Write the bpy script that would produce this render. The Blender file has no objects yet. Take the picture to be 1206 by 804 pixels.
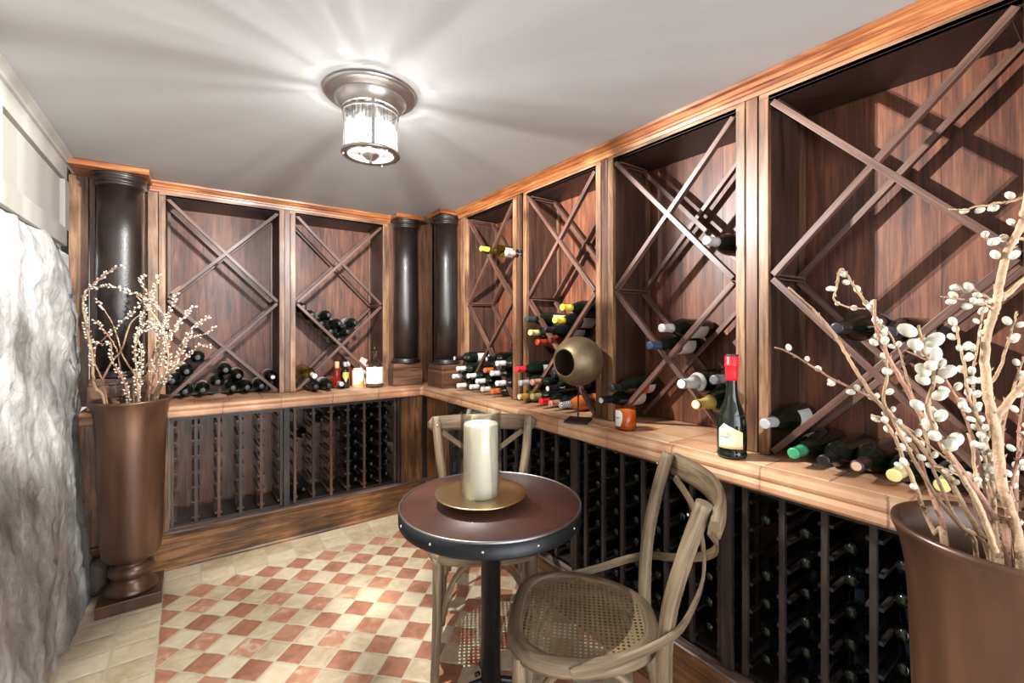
import bpy, math, random
from mathutils import Vector, Matrix, Quaternion, noise
PI = math.pi
rnd = random.Random(7)
SC = bpy.context.scene
COL = SC.collection

# ------------------------------------------------------------------ materials
def new_mat(name):
    m = bpy.data.materials.new(name); m.use_nodes = True
    nt = m.node_tree; nt.nodes.clear()
    out = nt.nodes.new('ShaderNodeOutputMaterial')
    return m, nt, out
def N(nt, t, **kw):
    n = nt.nodes.new('ShaderNode' + t)
    for k, v in kw.items():
        if k.startswith('i_'): n.inputs[k[2:].replace('_', ' ')].default_value = v
        else: setattr(n, k, v)
    return n
def L(nt, a, b): nt.links.new(a, b)
def ramp(nt, stops):
    r = N(nt, 'ValToRGB'); e = r.color_ramp.elements
    while len(e) < len(stops): e.new(0.5)
    for el, (p, c) in zip(e, stops): el.position = p; el.color = (*c, 1)
    return r
def principled(nt, out, **kw):
    b = N(nt, 'BsdfPrincipled')
    for k, v in kw.items():
        b.inputs[k].default_value = v
    L(nt, b.outputs[0], out.inputs['Surface'])
    return b
def plain(name, col, rough=.5, metal=0, bump=0, bscale=60, var=0, coat=0, spec=.5, vscale=6):
    m, nt, out = new_mat(name)
    b = principled(nt, out, Roughness=rough, Metallic=metal)
    b.inputs['Base Color'].default_value = (*col, 1)
    b.inputs['Coat Weight'].default_value = coat
    b.inputs['Specular IOR Level'].default_value = spec
    tc = N(nt, 'TexCoord')
    if var:
        n = N(nt, 'TexNoise'); n.inputs['Scale'].default_value = vscale; n.inputs['Detail'].default_value = 6
        L(nt, tc.outputs['Object'], n.inputs['Vector'])
        r = ramp(nt, [(.3, tuple(c*(1-var) for c in col)), (.7, tuple(min(1, c*(1+var)) for c in col))])
        L(nt, n.outputs[0], r.inputs[0]); L(nt, r.outputs[0], b.inputs['Base Color'])
    if bump:
        n = N(nt, 'TexNoise'); n.inputs['Scale'].default_value = bscale; n.inputs['Detail'].default_value = 5
        L(nt, tc.outputs['Object'], n.inputs['Vector'])
        bp = N(nt, 'Bump'); bp.inputs['Strength'].default_value = bump; bp.inputs['Distance'].default_value = .01
        L(nt, n.outputs[0], bp.inputs['Height']); L(nt, bp.outputs[0], b.inputs['Normal'])
    return m
def wood(name, dark, mid, light, rough=.42, fine=1.0, blotch=.5, coat=.15, bump=.25):
    """wood whose grain runs along the U direction of each board (UVs are in metres)"""
    m, nt, out = new_mat(name)
    b = principled(nt, out, Roughness=rough)
    b.inputs['Coat Weight'].default_value = coat; b.inputs['Coat Roughness'].default_value = .3
    uv = N(nt, 'UVMap'); oi = N(nt, 'ObjectInfo')
    cmb = N(nt, 'CombineXYZ'); L(nt, oi.outputs['Random'], cmb.inputs['X']); L(nt, oi.outputs['Random'], cmb.inputs['Y'])
    sc = N(nt, 'VectorMath', operation='SCALE'); sc.inputs['Scale'].default_value = 37.0
    L(nt, cmb.outputs[0], sc.inputs[0])
    ad = N(nt, 'VectorMath', operation='ADD'); L(nt, uv.outputs[0], ad.inputs[0]); L(nt, sc.outputs[0], ad.inputs[1])
    mp = N(nt, 'Mapping'); mp.inputs['Scale'].default_value = (2.2, 26*fine, 1); L(nt, ad.outputs[0], mp.inputs['Vector'])
    n1 = N(nt, 'TexNoise'); n1.inputs['Scale'].default_value = 1.6; n1.inputs['Detail'].default_value = 7; n1.inputs['Roughness'].default_value = .62; n1.inputs['Distortion'].default_value = .7
    L(nt, mp.outputs[0], n1.inputs['Vector'])
    mp2 = N(nt, 'Mapping'); mp2.inputs['Scale'].default_value = (6, 260*fine, 1); L(nt, ad.outputs[0], mp2.inputs['Vector'])
    n2 = N(nt, 'TexNoise'); n2.inputs['Scale'].default_value = 1.0; n2.inputs['Detail'].default_value = 3; L(nt, mp2.outputs[0], n2.inputs['Vector'])
    n3 = N(nt, 'TexNoise'); n3.inputs['Scale'].default_value = 3.0; n3.inputs['Detail'].default_value = 3; L(nt, ad.outputs[0], n3.inputs['Vector'])
    mx = N(nt, 'Math', operation='MULTIPLY_ADD'); L(nt, n2.outputs[0], mx.inputs[0]); mx.inputs[1].default_value = .35; L(nt, n1.outputs[0], mx.inputs[2])
    mx2 = N(nt, 'Math', operation='MULTIPLY_ADD'); L(nt, n3.outputs[0], mx2.inputs[0]); mx2.inputs[1].default_value = blotch; L(nt, mx.outputs[0], mx2.inputs[2])
    sub = N(nt, 'Math', operation='SUBTRACT'); L(nt, mx2.outputs[0], sub.inputs[0]); sub.inputs[1].default_value = .175 + blotch*.5
    r = ramp(nt, [(.30, dark), (.5, mid), (.72, light)])
    L(nt, sub.outputs[0], r.inputs[0]); L(nt, r.outputs[0], b.inputs['Base Color'])
    bp = N(nt, 'Bump'); bp.inputs['Strength'].default_value = bump; bp.inputs['Distance'].default_value = .002
    L(nt, mx.outputs[0], bp.inputs['Height']); L(nt, bp.outputs[0], b.inputs['Normal'])
    return m

M = {}
M['stile'] = wood('pale_stile_wood', (.06, .026, .012), (.20, .10, .048), (.38, .215, .12), rough=.45, fine=.8, blotch=.8)
M['frame'] = wood('brown_frame_wood', (.045, .018, .010), (.13, .058, .030), (.22, .11, .06), rough=.4)
M['panel'] = wood('mahogany_panel_wood', (.036, .010, .005), (.118, .036, .016), (.225, .082, .038), rough=.5, blotch=.7, coat=.04)
M['side'] = wood('shaded_side_wood', (.018, .007, .005), (.055, .023, .014), (.10, .045, .028), rough=.5, coat=.04)  # darker wood copy: shade inside the racks put into the colour
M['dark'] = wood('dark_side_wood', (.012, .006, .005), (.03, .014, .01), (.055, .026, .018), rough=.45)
M['lattice'] = wood('lattice_wood', (.038, .015, .010), (.092, .042, .028), (.17, .09, .062), rough=.45, fine=1.6, coat=.05)
M['crown'] = wood('crown_wood', (.12, .03, .009), (.31, .10, .030), (.52, .22, .075), rough=.38, blotch=.4)
M['base'] = wood('base_wood', (.035, .014, .006), (.13, .056, .022), (.33, .155, .06), rough=.38, blotch=.95)
M['ebony'] = wood('ebonised_rack_wood', (.008, .006, .006), (.022, .016, .015), (.06, .040, .034), rough=.45)
M['ledge'] = wood('ledge_wood', (.05, .028, .022), (.14, .09, .075), (.30, .22, .19), rough=.25, coat=.5)
M['column'] = plain('dark_polished_column', (.016, .010, .008), .40, var=.55, vscale=9, coat=.25, bump=.10, bscale=120)
M['plinth'] = M['frame']
M['chair'] = wood('weathered_oak', (.085, .058, .033), (.205, .145, .088), (.35, .265, .175), rough=.6, fine=1.2, coat=0, bump=.5)
M['metal_black'] = plain('blackened_steel', (.035, .036, .04), .42, .8, bump=.05, bscale=90, var=.3)
M['metal_edge'] = plain('worn_steel_edge', (.26, .25, .25), .38, 1)
M['rivet'] = plain('bright_rivet', (.8, .8, .78), .3, 1)
M['leather'] = plain('oxblood_tabletop', (.062, .021, .013), .46, var=.35, vscale=5, bump=.05, bscale=140, coat=.05)
M['brass'] = plain('satin_brass', (.66, .50, .27), .3, 1, bump=.02, bscale=300)
M['wax'] = None
M['urn'] = None
M['iron'] = plain('dark_iron', (.03, .025, .02), .5, .6)
M['bronze'] = plain('antique_bronze', (.20, .145, .085), .46, .75, var=.35, vscale=14, bump=.12, bscale=50)
M['bronze_in'] = plain('bronze_interior', (.13, .085, .055), .6, .5)
M['branch'] = plain('willow_bark', (.42, .27, .16), .7, var=.35, vscale=30, bump=.4, bscale=160)
M['branch_red'] = plain('reddish_willow_bark', (.36, .19, .12), .7, var=.35, vscale=30, bump=.4, bscale=160)
M['catkin'] = plain('willow_catkin', (.74, .70, .58), .9, var=.18, vscale=60, bump=.5, bscale=400)
M['ceiling'] = plain('ceiling_paint', (.46, .468, .475), .75, bump=.05, bscale=25)
M['cream'] = plain('cream_paint', (.30, .285, .25), .5, bump=.04, bscale=12, var=.03)
M['darkstone'] = plain('dark_rough_stone', (.07, .05, .04), .7, var=.4, vscale=20, bump=.5, bscale=40)
M['plaster'] = plain('plaster', (.3, .28, .25), .8)
M['lampmetal'] = plain('brushed_nickel', (.40, .37, .35), .35, .9)

def urn_mat():
    m, nt, out = new_mat('bronzed_urn')
    b = principled(nt, out, Roughness=.38, Metallic=.35)
    b.inputs['Coat Weight'].default_value = .3; b.inputs['Coat Roughness'].default_value = .25
    tc = N(nt, 'TexCoord'); mp = N(nt, 'Mapping'); mp.inputs['Scale'].default_value = (9, 9, 1.2)
    L(nt, tc.outputs['Object'], mp.inputs['Vector'])
    n = N(nt, 'TexNoise'); n.inputs['Scale'].default_value = 1.5; n.inputs['Detail'].default_value = 6; L(nt, mp.outputs[0], n.inputs['Vector'])
    r = ramp(nt, [(.3, (.050, .021, .011)), (.55, (.110, .051, .028)), (.75, (.19, .10, .056))])
    L(nt, n.outputs[0], r.inputs[0]); L(nt, r.outputs[0], b.inputs['Base Color'])
    return m
M['urn'] = urn_mat()
def wax_mat():
    m, nt, out = new_mat('ivory_wax')
    b = principled(nt, out, Roughness=.45)
    b.inputs['Base Color'].default_value = (.90, .86, .75, 1)
    b.inputs['Subsurface Weight'].default_value = .35
    b.inputs['Subsurface Radius'].default_value = (.03, .02, .01)
    return m
M['wax'] = wax_mat()

def clear_glass(name, tint=(1, 1, 1), refl=.9, body=0.0, rough=.02, tcol=None):
    m, nt, out = new_mat(name)
    tr = N(nt, 'BsdfTransparent'); tr.inputs[0].default_value = (*tint, 1)
    gl = N(nt, 'BsdfGlossy'); gl.inputs['Roughness'].default_value = rough
    fr = N(nt, 'LayerWeight'); fr.inputs['Blend'].default_value = .35
    ml = N(nt, 'Math', operation='MULTIPLY_ADD'); ml.inputs[1].default_value = refl*.55; ml.inputs[2].default_value = .03
    L(nt, fr.outputs['Fresnel'], ml.inputs[0])
    mx = N(nt, 'MixShader'); L(nt, ml.outputs[0], mx.inputs[0]); L(nt, tr.outputs[0], mx.inputs[1]); L(nt, gl.outputs[0], mx.inputs[2])
    L(nt, mx.outputs[0], out.inputs['Surface'])
    return m
M['glass'] = clear_glass('clear_glass', (.97, .965, .93), refl=.75)
M['amberglass'] = clear_glass('amber_glass', (.97, .72, .42), refl=.5)
def lamp_glass():
    m, nt, out = new_mat('seeded_lamp_glass')
    uv = N(nt, 'UVMap'); sp = N(nt, 'SeparateXYZ'); L(nt, uv.outputs[0], sp.inputs[0])
    an = N(nt, 'Math', operation='MULTIPLY'); an.inputs[1].default_value = 2*PI; L(nt, sp.outputs[0], an.inputs[0])
    si = N(nt, 'Math', operation='SINE'); co = N(nt, 'Math', operation='COSINE'); L(nt, an.outputs[0], si.inputs[0]); L(nt, an.outputs[0], co.inputs[0])
    cb = N(nt, 'CombineXYZ'); L(nt, si.outputs[0], cb.inputs[0]); L(nt, co.outputs[0], cb.inputs[1])
    zz = N(nt, 'Math', operation='MULTIPLY'); zz.inputs[1].default_value = .05; L(nt, sp.outputs[1], zz.inputs[0]); L(nt, zz.outputs[0], cb.inputs[2])
    n = N(nt, 'TexNoise'); n.inputs['Scale'].default_value = 22; n.inputs['Detail'].default_value = 5; n.inputs['Roughness'].default_value = .65; L(nt, cb.outputs[0], n.inputs['Vector'])
    n2 = N(nt, 'TexNoise'); n2.inputs['Scale'].default_value = 60; n2.inputs['Detail'].default_value = 2
    tc = N(nt, 'TexCoord'); L(nt, tc.outputs['Object'], n2.inputs['Vector'])
    r = ramp(nt, [(.43, (.22, .22, .215)), (.57, (1, 1, 1))]); L(nt, n.outputs[0], r.inputs[0])
    tr = N(nt, 'BsdfTransparent'); L(nt, r.outputs[0], tr.inputs[0])
    tl = N(nt, 'BsdfTranslucent'); tl.inputs[0].default_value = (.95, .95, .95, 1)
    gl = N(nt, 'BsdfGlossy'); gl.inputs['Roughness'].default_value = .1
    a = N(nt, 'MixShader'); a.inputs[0].default_value = .3; L(nt, tl.outputs[0], a.inputs[1]); L(nt, gl.outputs[0], a.inputs[2])
    fac = ramp(nt, [(.45, (.010, .010, .010)), (.62, (.04, .04, .04))]); L(nt, n2.outputs[0], fac.inputs[0])
    mx = N(nt, 'MixShader'); L(nt, fac.outputs[0], mx.inputs[0]); L(nt, tr.outputs[0], mx.inputs[1]); L(nt, a.outputs[0], mx.inputs[2])
    L(nt, mx.outputs[0], out.inputs['Surface'])
    return m
M['lampglass'] = lamp_glass()
def emit_mat(name, col, s):
    m, nt, out = new_mat(name)
    e = N(nt, 'Emission'); e.inputs[0].default_value = (*col, 1); e.inputs[1].default_value = s
    L(nt, e.outputs[0], out.inputs['Surface']); return m
M['bulb'] = emit_mat('lit_bulb', (1, .95, .86), 14)

def bottle_glass(name, col, rough=.07, trans=0):
    m, nt, out = new_mat(name)
    b = principled(nt, out, Roughness=rough)
    b.inputs['Base Color'].default_value = (*col, 1)
    b.inputs['Specular IOR Level'].default_value = .6
    return m
M['g_dk'] = bottle_glass('near_black_bottle_glass', (.006, .009, .006))
M['g_olive'] = bottle_glass('olive_bottle_glass', (.07, .07, .008))
M['g_rose'] = bottle_glass('red_wine_glass', (.18, .015, .006))
M['g_amber'] = bottle_glass('amber_bottle_glass', (.48, .12, .03))
M['g_clear'] = bottle_glass('pale_wine_glass', (.35, .36, .12))
M['g_rack'] = bottle_glass('rack_bottle_glass', (.003, .006, .010), .3)
M['g_clear'] = clear_glass('pale_wine_glass', (.70, .68, .30), refl=.7)
CAP = {'white': (.78, .77, .74), 'orange': (.70, .17, .05), 'dark': (.012, .012, .015), 'yellow': (.85, .72, .08), 'pink': (.72, .48, .38),
       'green': (.035, .06, .05), 'paleyellow': (.80, .70, .30), 'red2': (.28, .03, .015), 'red': (.70, .02, .035), 'silver': (.50, .49, .50),
       'copper': (.68, .33, .22), 'gold': (.66, .45, .12), 'olive': (.33, .29, .13), 'navy': (.03, .055, .09), 'chrome': (.75, .74, .72),
       'darksilver': (.20, .20, .22), 'green2': (.05, .30, .14), 'cork': (.04, .02, .02), 'check': (.7, .7, .7), 'redstand': (.80, .02, .035)}
CAPM = {}
for k, c in CAP.items():
    CAPM[k] = plain('capsule_' + k, c, .33, .35 if k in ('silver', 'gold', 'copper', 'chrome', 'darksilver') else 0)
def check_mat():
    m, nt, out = new_mat('checkered_capsule')
    b = principled(nt, out, Roughness=.35); uv = N(nt, 'UVMap')
    mp = N(nt, 'Mapping'); mp.inputs['Scale'].default_value = (12, 180, 1); L(nt, uv.outputs[0], mp.inputs['Vector'])
    c = N(nt, 'TexChecker'); c.inputs['Scale'].default_value = 1; c.inputs[1].default_value = (.8, .8, .8, 1); c.inputs[2].default_value = (.02, .02, .02, 1)
    L(nt, mp.outputs[0], c.inputs['Vector']); L(nt, c.outputs[0], b.inputs['Base Color']); return m
CAPM['check'] = check_mat()
ENDM = {k: plain('cap_end_' + k, c, .5) for k, c in
        {'cork': (.60, .42, .30), 'pale': (.75, .72, .62)}.items()}
LABM = {'white': plain('white_paper_label', (.62, .60, .54), .6, var=.06, vscale=40), 'orange': plain('orange_paper_label', (.62, .30, .07), .6),
        'cream': plain('cream_paper_label', (.78, .74, .48), .6, var=.04, vscale=30)}

def rock_mat():
    m, nt, out = new_mat('painted_rough_stone')
    b = principled(nt, out, Roughness=.62)
    tc = N(nt, 'TexCoord')
    mp = N(nt, 'Mapping'); mp.inputs['Scale'].default_value = (1, 2.2, .9); L(nt, tc.outputs['Object'], mp.inputs['Vector'])
    n = N(nt, 'TexNoise'); n.inputs['Scale'].default_value = 4; n.inputs['Detail'].default_value = 8; n.inputs['Roughness'].default_value = .6; L(nt, mp.outputs[0], n.inputs['Vector'])
    r = ramp(nt, [(.30, (.17, .165, .16)), (.46, (.31, .305, .295)), (.62, (.47, .465, .455))])
    L(nt, n.outputs[0], r.inputs[0])
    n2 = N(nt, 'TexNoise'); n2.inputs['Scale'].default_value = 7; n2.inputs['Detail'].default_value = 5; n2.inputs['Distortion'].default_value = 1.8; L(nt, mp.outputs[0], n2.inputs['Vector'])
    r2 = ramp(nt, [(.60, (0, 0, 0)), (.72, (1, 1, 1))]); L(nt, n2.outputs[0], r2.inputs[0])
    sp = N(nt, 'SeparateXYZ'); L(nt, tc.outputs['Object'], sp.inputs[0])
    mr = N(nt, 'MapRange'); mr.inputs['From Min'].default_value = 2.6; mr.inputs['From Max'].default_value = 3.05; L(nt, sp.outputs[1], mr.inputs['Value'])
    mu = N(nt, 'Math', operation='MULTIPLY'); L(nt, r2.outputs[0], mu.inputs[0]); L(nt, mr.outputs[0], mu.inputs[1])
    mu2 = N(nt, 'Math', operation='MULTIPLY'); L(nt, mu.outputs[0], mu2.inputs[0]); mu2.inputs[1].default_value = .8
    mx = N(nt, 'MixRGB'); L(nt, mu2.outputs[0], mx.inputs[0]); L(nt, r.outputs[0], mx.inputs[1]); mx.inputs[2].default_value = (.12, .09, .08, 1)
    L(nt, mx.outputs[0], b.inputs['Base Color'])
    n4 = N(nt, 'TexNoise'); n4.inputs['Scale'].default_value = 22; n4.inputs['Detail'].default_value = 8; L(nt, tc.outputs['Object'], n4.inputs['Vector'])
    bp = N(nt, 'Bump'); bp.inputs['Strength'].default_value = .8; bp.inputs['Distance'].default_value = .018; L(nt, n4.outputs[0], bp.inputs['Height']); L(nt, bp.outputs[0], b.inputs['Normal'])
    return m
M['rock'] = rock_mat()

def floor_mat():
    """diamond chequer of red and cream stone with a border of small cream tiles"""
    m, nt, out = new_mat('tumbled_stone_tiles')
    b = principled(nt, out, Roughness=.5)
    tc = N(nt, 'TexCoord'); D = .149; ox, oy = .040, 2.713
    sp = N(nt, 'SeparateXYZ'); L(nt, tc.outputs['Object'], sp.inputs[0])
    def mth(op, a, bb=None, c=None):
        n = N(nt, 'Math', operation=op)
        for i, v in enumerate((a, bb, c)):
            if v is None: continue
            if isinstance(v, (int, float)): n.inputs[i].default_value = v
            else: L(nt, v, n.inputs[i])
        return n.outputs[0]
    X, Y = sp.outputs[0], sp.outputs[1]
    wob = N(nt, 'TexNoise'); wob.inputs['Scale'].default_value = 30; wob.inputs['Detail'].default_value = 2; L(nt, tc.outputs['Object'], wob.inputs['Vector'])
    wv = mth('MULTIPLY_ADD', wob.outputs[0], .008, -.004)
    X = mth('ADD', X, wv); Y = mth('ADD', Y, wv)
    x = mth('DIVIDE', mth('SUBTRACT', X, ox), D); y = mth('DIVIDE', mth('SUBTRACT', Y, oy), D)
    u = mth('ADD', mth('ADD', x, y), .5); v = mth('ADD', mth('SUBTRACT', x, y), .5)
    fu, fv = mth('FLOOR', u), mth('FLOOR', v)
    par = mth('PINGPONG', mth('ADD', fu, fv), 1)        # 0 -> red
    def edge(t): return mth('ABSOLUTE', mth('SUBTRACT', mth('FRACT', t), .5))
    e1 = mth('MAXIMUM', edge(u), edge(v))
    # border grid
    bx = mth('DIVIDE', mth('SUBTRACT', X, -.113), .152); by = mth('DIVIDE', mth('SUBTRACT', Y, 2.795), .124)
    fbx, fby = mth('FLOOR', bx), mth('FLOOR', by)
    e2 = mth('MAXIMUM', edge(bx), edge(by))
    left = mth('LESS_THAN', X, -.113); back = mth('GREATER_THAN', Y, 2.795)
    bord = mth('MAXIMUM', left, back)
    def mixv(f, a, c): return mth('ADD', mth('MULTIPLY', a, mth('SUBTRACT', 1, f)), mth('MULTIPLY', c, f))
    e = mixv(bord, e1, e2); cu = mixv(bord, fu, mth('ADD', fbx, 57)); cv = mixv(bord, fv, mth('ADD', fby, 31))
    wn = N(nt, 'TexWhiteNoise'); cb = N(nt, 'CombineXYZ'); L(nt, cu, cb.inputs[0]); L(nt, cv, cb.inputs[1]); L(nt, cb.outputs[0], wn.inputs['Vector'])
    rnd_ = wn.outputs['Value']
    n = N(nt, 'TexNoise'); n.inputs['Scale'].default_value = 14; n.inputs['Detail'].default_value = 6; n.inputs['Distortion'].default_value = 1.2
    ofs = N(nt, 'VectorMath', operation='ADD'); L(nt, tc.outputs['Object'], ofs.inputs[0]); L(nt, wn.outputs['Color'], ofs.inputs[1]); L(nt, ofs.outputs[0], n.inputs['Vector'])
    t = mth('MULTIPLY_ADD', rnd_, .35, mth('MULTIPLY_ADD', n.outputs[0], .9, -.12))
    red = ramp(nt, [(.25, (.30, .135, .08)), (.5, (.45, .205, .125)), (.70, (.56, .30, .195)), (.82, (.70, .53, .38))]); L(nt, t, red.inputs[0])
    crm = ramp(nt, [(.25, (.50, .39, .25)), (.5, (.65, .53, .37)), (.8, (.75, .66, .50))]); L(nt, t, crm.inputs[0])
    isred = mth('MULTIPLY', mth('LESS_THAN', par, .5), mth('SUBTRACT', 1, bord))
    m1 = N(nt, 'MixRGB'); L(nt, isred, m1.inputs[0]); L(nt, crm.outputs[0], m1.inputs[1]); L(nt, red.outputs[0], m1.inputs[2])
    g = N(nt, 'MapRange'); g.inputs['From Min'].default_value = .462; g.inputs['From Max'].default_value = .478; L(nt, e, g.inputs['Value'])
    m2 = N(nt, 'MixRGB'); L(nt, g.outputs[0], m2.inputs[0]); L(nt, m1.outputs[0], m2.inputs[1]); m2.inputs[2].default_value = (.57, .50, .38, 1)
    L(nt, m2.outputs[0], b.inputs['Base Color'])
    g2 = N(nt, 'MapRange'); g2.inputs['From Min'].default_value = .42; g2.inputs['From Max'].default_value = .48; g2.inputs['To Min'].default_value = 1; g2.inputs['To Max'].default_value = 0; L(nt, e, g2.inputs['Value'])
    hh = mth('MULTIPLY_ADD', n.outputs[0], .25, g2.outputs[0])
    bp = N(nt, 'Bump'); bp.inputs['Strength'].default_value = .5; bp.inputs['Distance'].default_value = .003; L(nt, hh, bp.inputs['Height']); L(nt, bp.outputs[0], b.inputs['Normal'])
    return m
M['floor'] = floor_mat()

def counter_mat(name, joint, axis_len, grid=False):
    """terracotta tiles; UV u runs along the counter, v across it"""
    m, nt, out = new_mat(name)
    b = principled(nt, out, Roughness=.42)
    uv = N(nt, 'UVMap'); tc = N(nt, 'TexCoord')
    n = N(nt, 'TexNoise'); n.inputs['Scale'].default_value = 7; n.inputs['Detail'].default_value = 7; n.inputs['Distortion'].default_value = .6; L(nt, tc.outputs['Object'], n.inputs['Vector'])
    br = N(nt, 'TexBrick'); br.inputs['Scale'].default_value = 1; br.inputs['Mortar Size'].default_value = .0035; br.inputs['Brick Width'].default_value = joint; br.inputs['Row Height'].default_value = axis_len
    br.offset = 0; br.inputs[1].default_value = (.38, .38, .38, 1); br.inputs[2].default_value = (.66, .66, .66, 1); br.inputs[3].default_value = (.5, .5, .5, 1); br.inputs['Mortar Smooth'].default_value = .3
    L(nt, (tc.outputs['Object'] if grid else uv.outputs[0]), br.inputs['Vector'])
    ad = N(nt, 'Math', operation='MULTIPLY_ADD'); L(nt, n.outputs[0], ad.inputs[0]); ad.inputs[1].default_value = .9; L(nt, br.outputs[0], ad.inputs[2])
    sb = N(nt, 'Math', operation='SUBTRACT'); L(nt, ad.outputs[0], sb.inputs[0]); sb.inputs[1].default_value = .48
    r = ramp(nt, [(.2, (.36, .15, .075)), (.45, (.55, .30, .17)), (.75, (.68, .46, .29))]); L(nt, sb.outputs[0], r.inputs[0])
    mx = N(nt, 'MixRGB'); L(nt, br.outputs['Fac'], mx.inputs[0]); L(nt, r.outputs[0], mx.inputs[1]); mx.inputs[2].default_value = (.30, .17, .10, 1)
    L(nt, mx.outputs[0], b.inputs['Base Color'])
    iv = N(nt, 'Math', operation='SUBTRACT'); iv.inputs[0].default_value = 1; L(nt, br.outputs['Fac'], iv.inputs[1])
    ma = N(nt, 'Math', operation='MULTIPLY_ADD'); L(nt, n.outputs[0], ma.inputs[0]); ma.inputs[1].default_value = .5; L(nt, iv.outputs[0], ma.inputs[2])
    bp = N(nt, 'Bump'); bp.inputs['Strength'].default_value = .5; bp.inputs['Distance'].default_value = .002; L(nt, ma.outputs[0], bp.inputs['Height']); L(nt, bp.outputs[0], b.inputs['Normal'])
    return m
M['ctop'] = counter_mat('terracotta_counter_tiles', .168, .168, True)
M['clip'] = counter_mat('terracotta_edge_tiles', .30, 5.0)

def cane_mat():
    m, nt, out = new_mat('woven_cane')
    b = N(nt, 'BsdfPrincipled'); b.inputs['Roughness'].default_value = .6
    tc = N(nt, 'TexCoord'); sp = N(nt, 'SeparateXYZ'); L(nt, tc.outputs['Object'], sp.inputs[0])
    def mth(op, a, bb=None):
        n = N(nt, 'Math', operation=op)
        for i, v in enumerate((a, bb)):
            if v is None: continue
            if isinstance(v, (int, float)): n.inputs[i].default_value = v
            else: L(nt, v, n.inputs[i])
        return n.outputs[0]
    u = mth('DIVIDE', sp.outputs[0], .0142); v = mth('DIVIDE', sp.outputs[1], .0142)
    def hole(du):
        a = mth('SUBTRACT', mth('FRACT', mth('ADD', u, du)), .5); c = mth('SUBTRACT', mth('FRACT', mth('ADD', v, du)), .5)
        return mth('LESS_THAN', mth('ADD', mth('MULTIPLY', a, a), mth('MULTIPLY', c, c)), .078)
    h = mth('MAXIMUM', hole(0), 0)
    n = N(nt, 'TexNoise'); n.inputs['Scale'].default_value = 12; L(nt, tc.outputs['Object'], n.inputs['Vector'])
    r = ramp(nt, [(.3, (.16, .115, .062)), (.7, (.30, .225, .125))]); L(nt, n.outputs[0], r.inputs[0]); L(nt, r.outputs[0], b.inputs['Base Color'])
    w = N(nt, 'TexChecker'); w.inputs['Scale'].default_value = 160; L(nt, tc.outputs['Object'], w.inputs['Vector'])
    bp = N(nt, 'Bump'); bp.inputs['Strength'].default_value = .4; bp.inputs['Distance'].default_value = .002; L(nt, w.outputs['Fac'], bp.inputs['Height']); L(nt, bp.outputs[0], b.inputs['Normal'])
    tr = N(nt, 'BsdfTransparent')
    mx = N(nt, 'MixShader'); L(nt, h, mx.inputs[0]); L(nt, b.outputs[0], mx.inputs[1]); L(nt, tr.outputs[0], mx.inputs[2]); L(nt, mx.outputs[0], out.inputs['Surface'])
    return m
M['cane'] = cane_mat()

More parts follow.
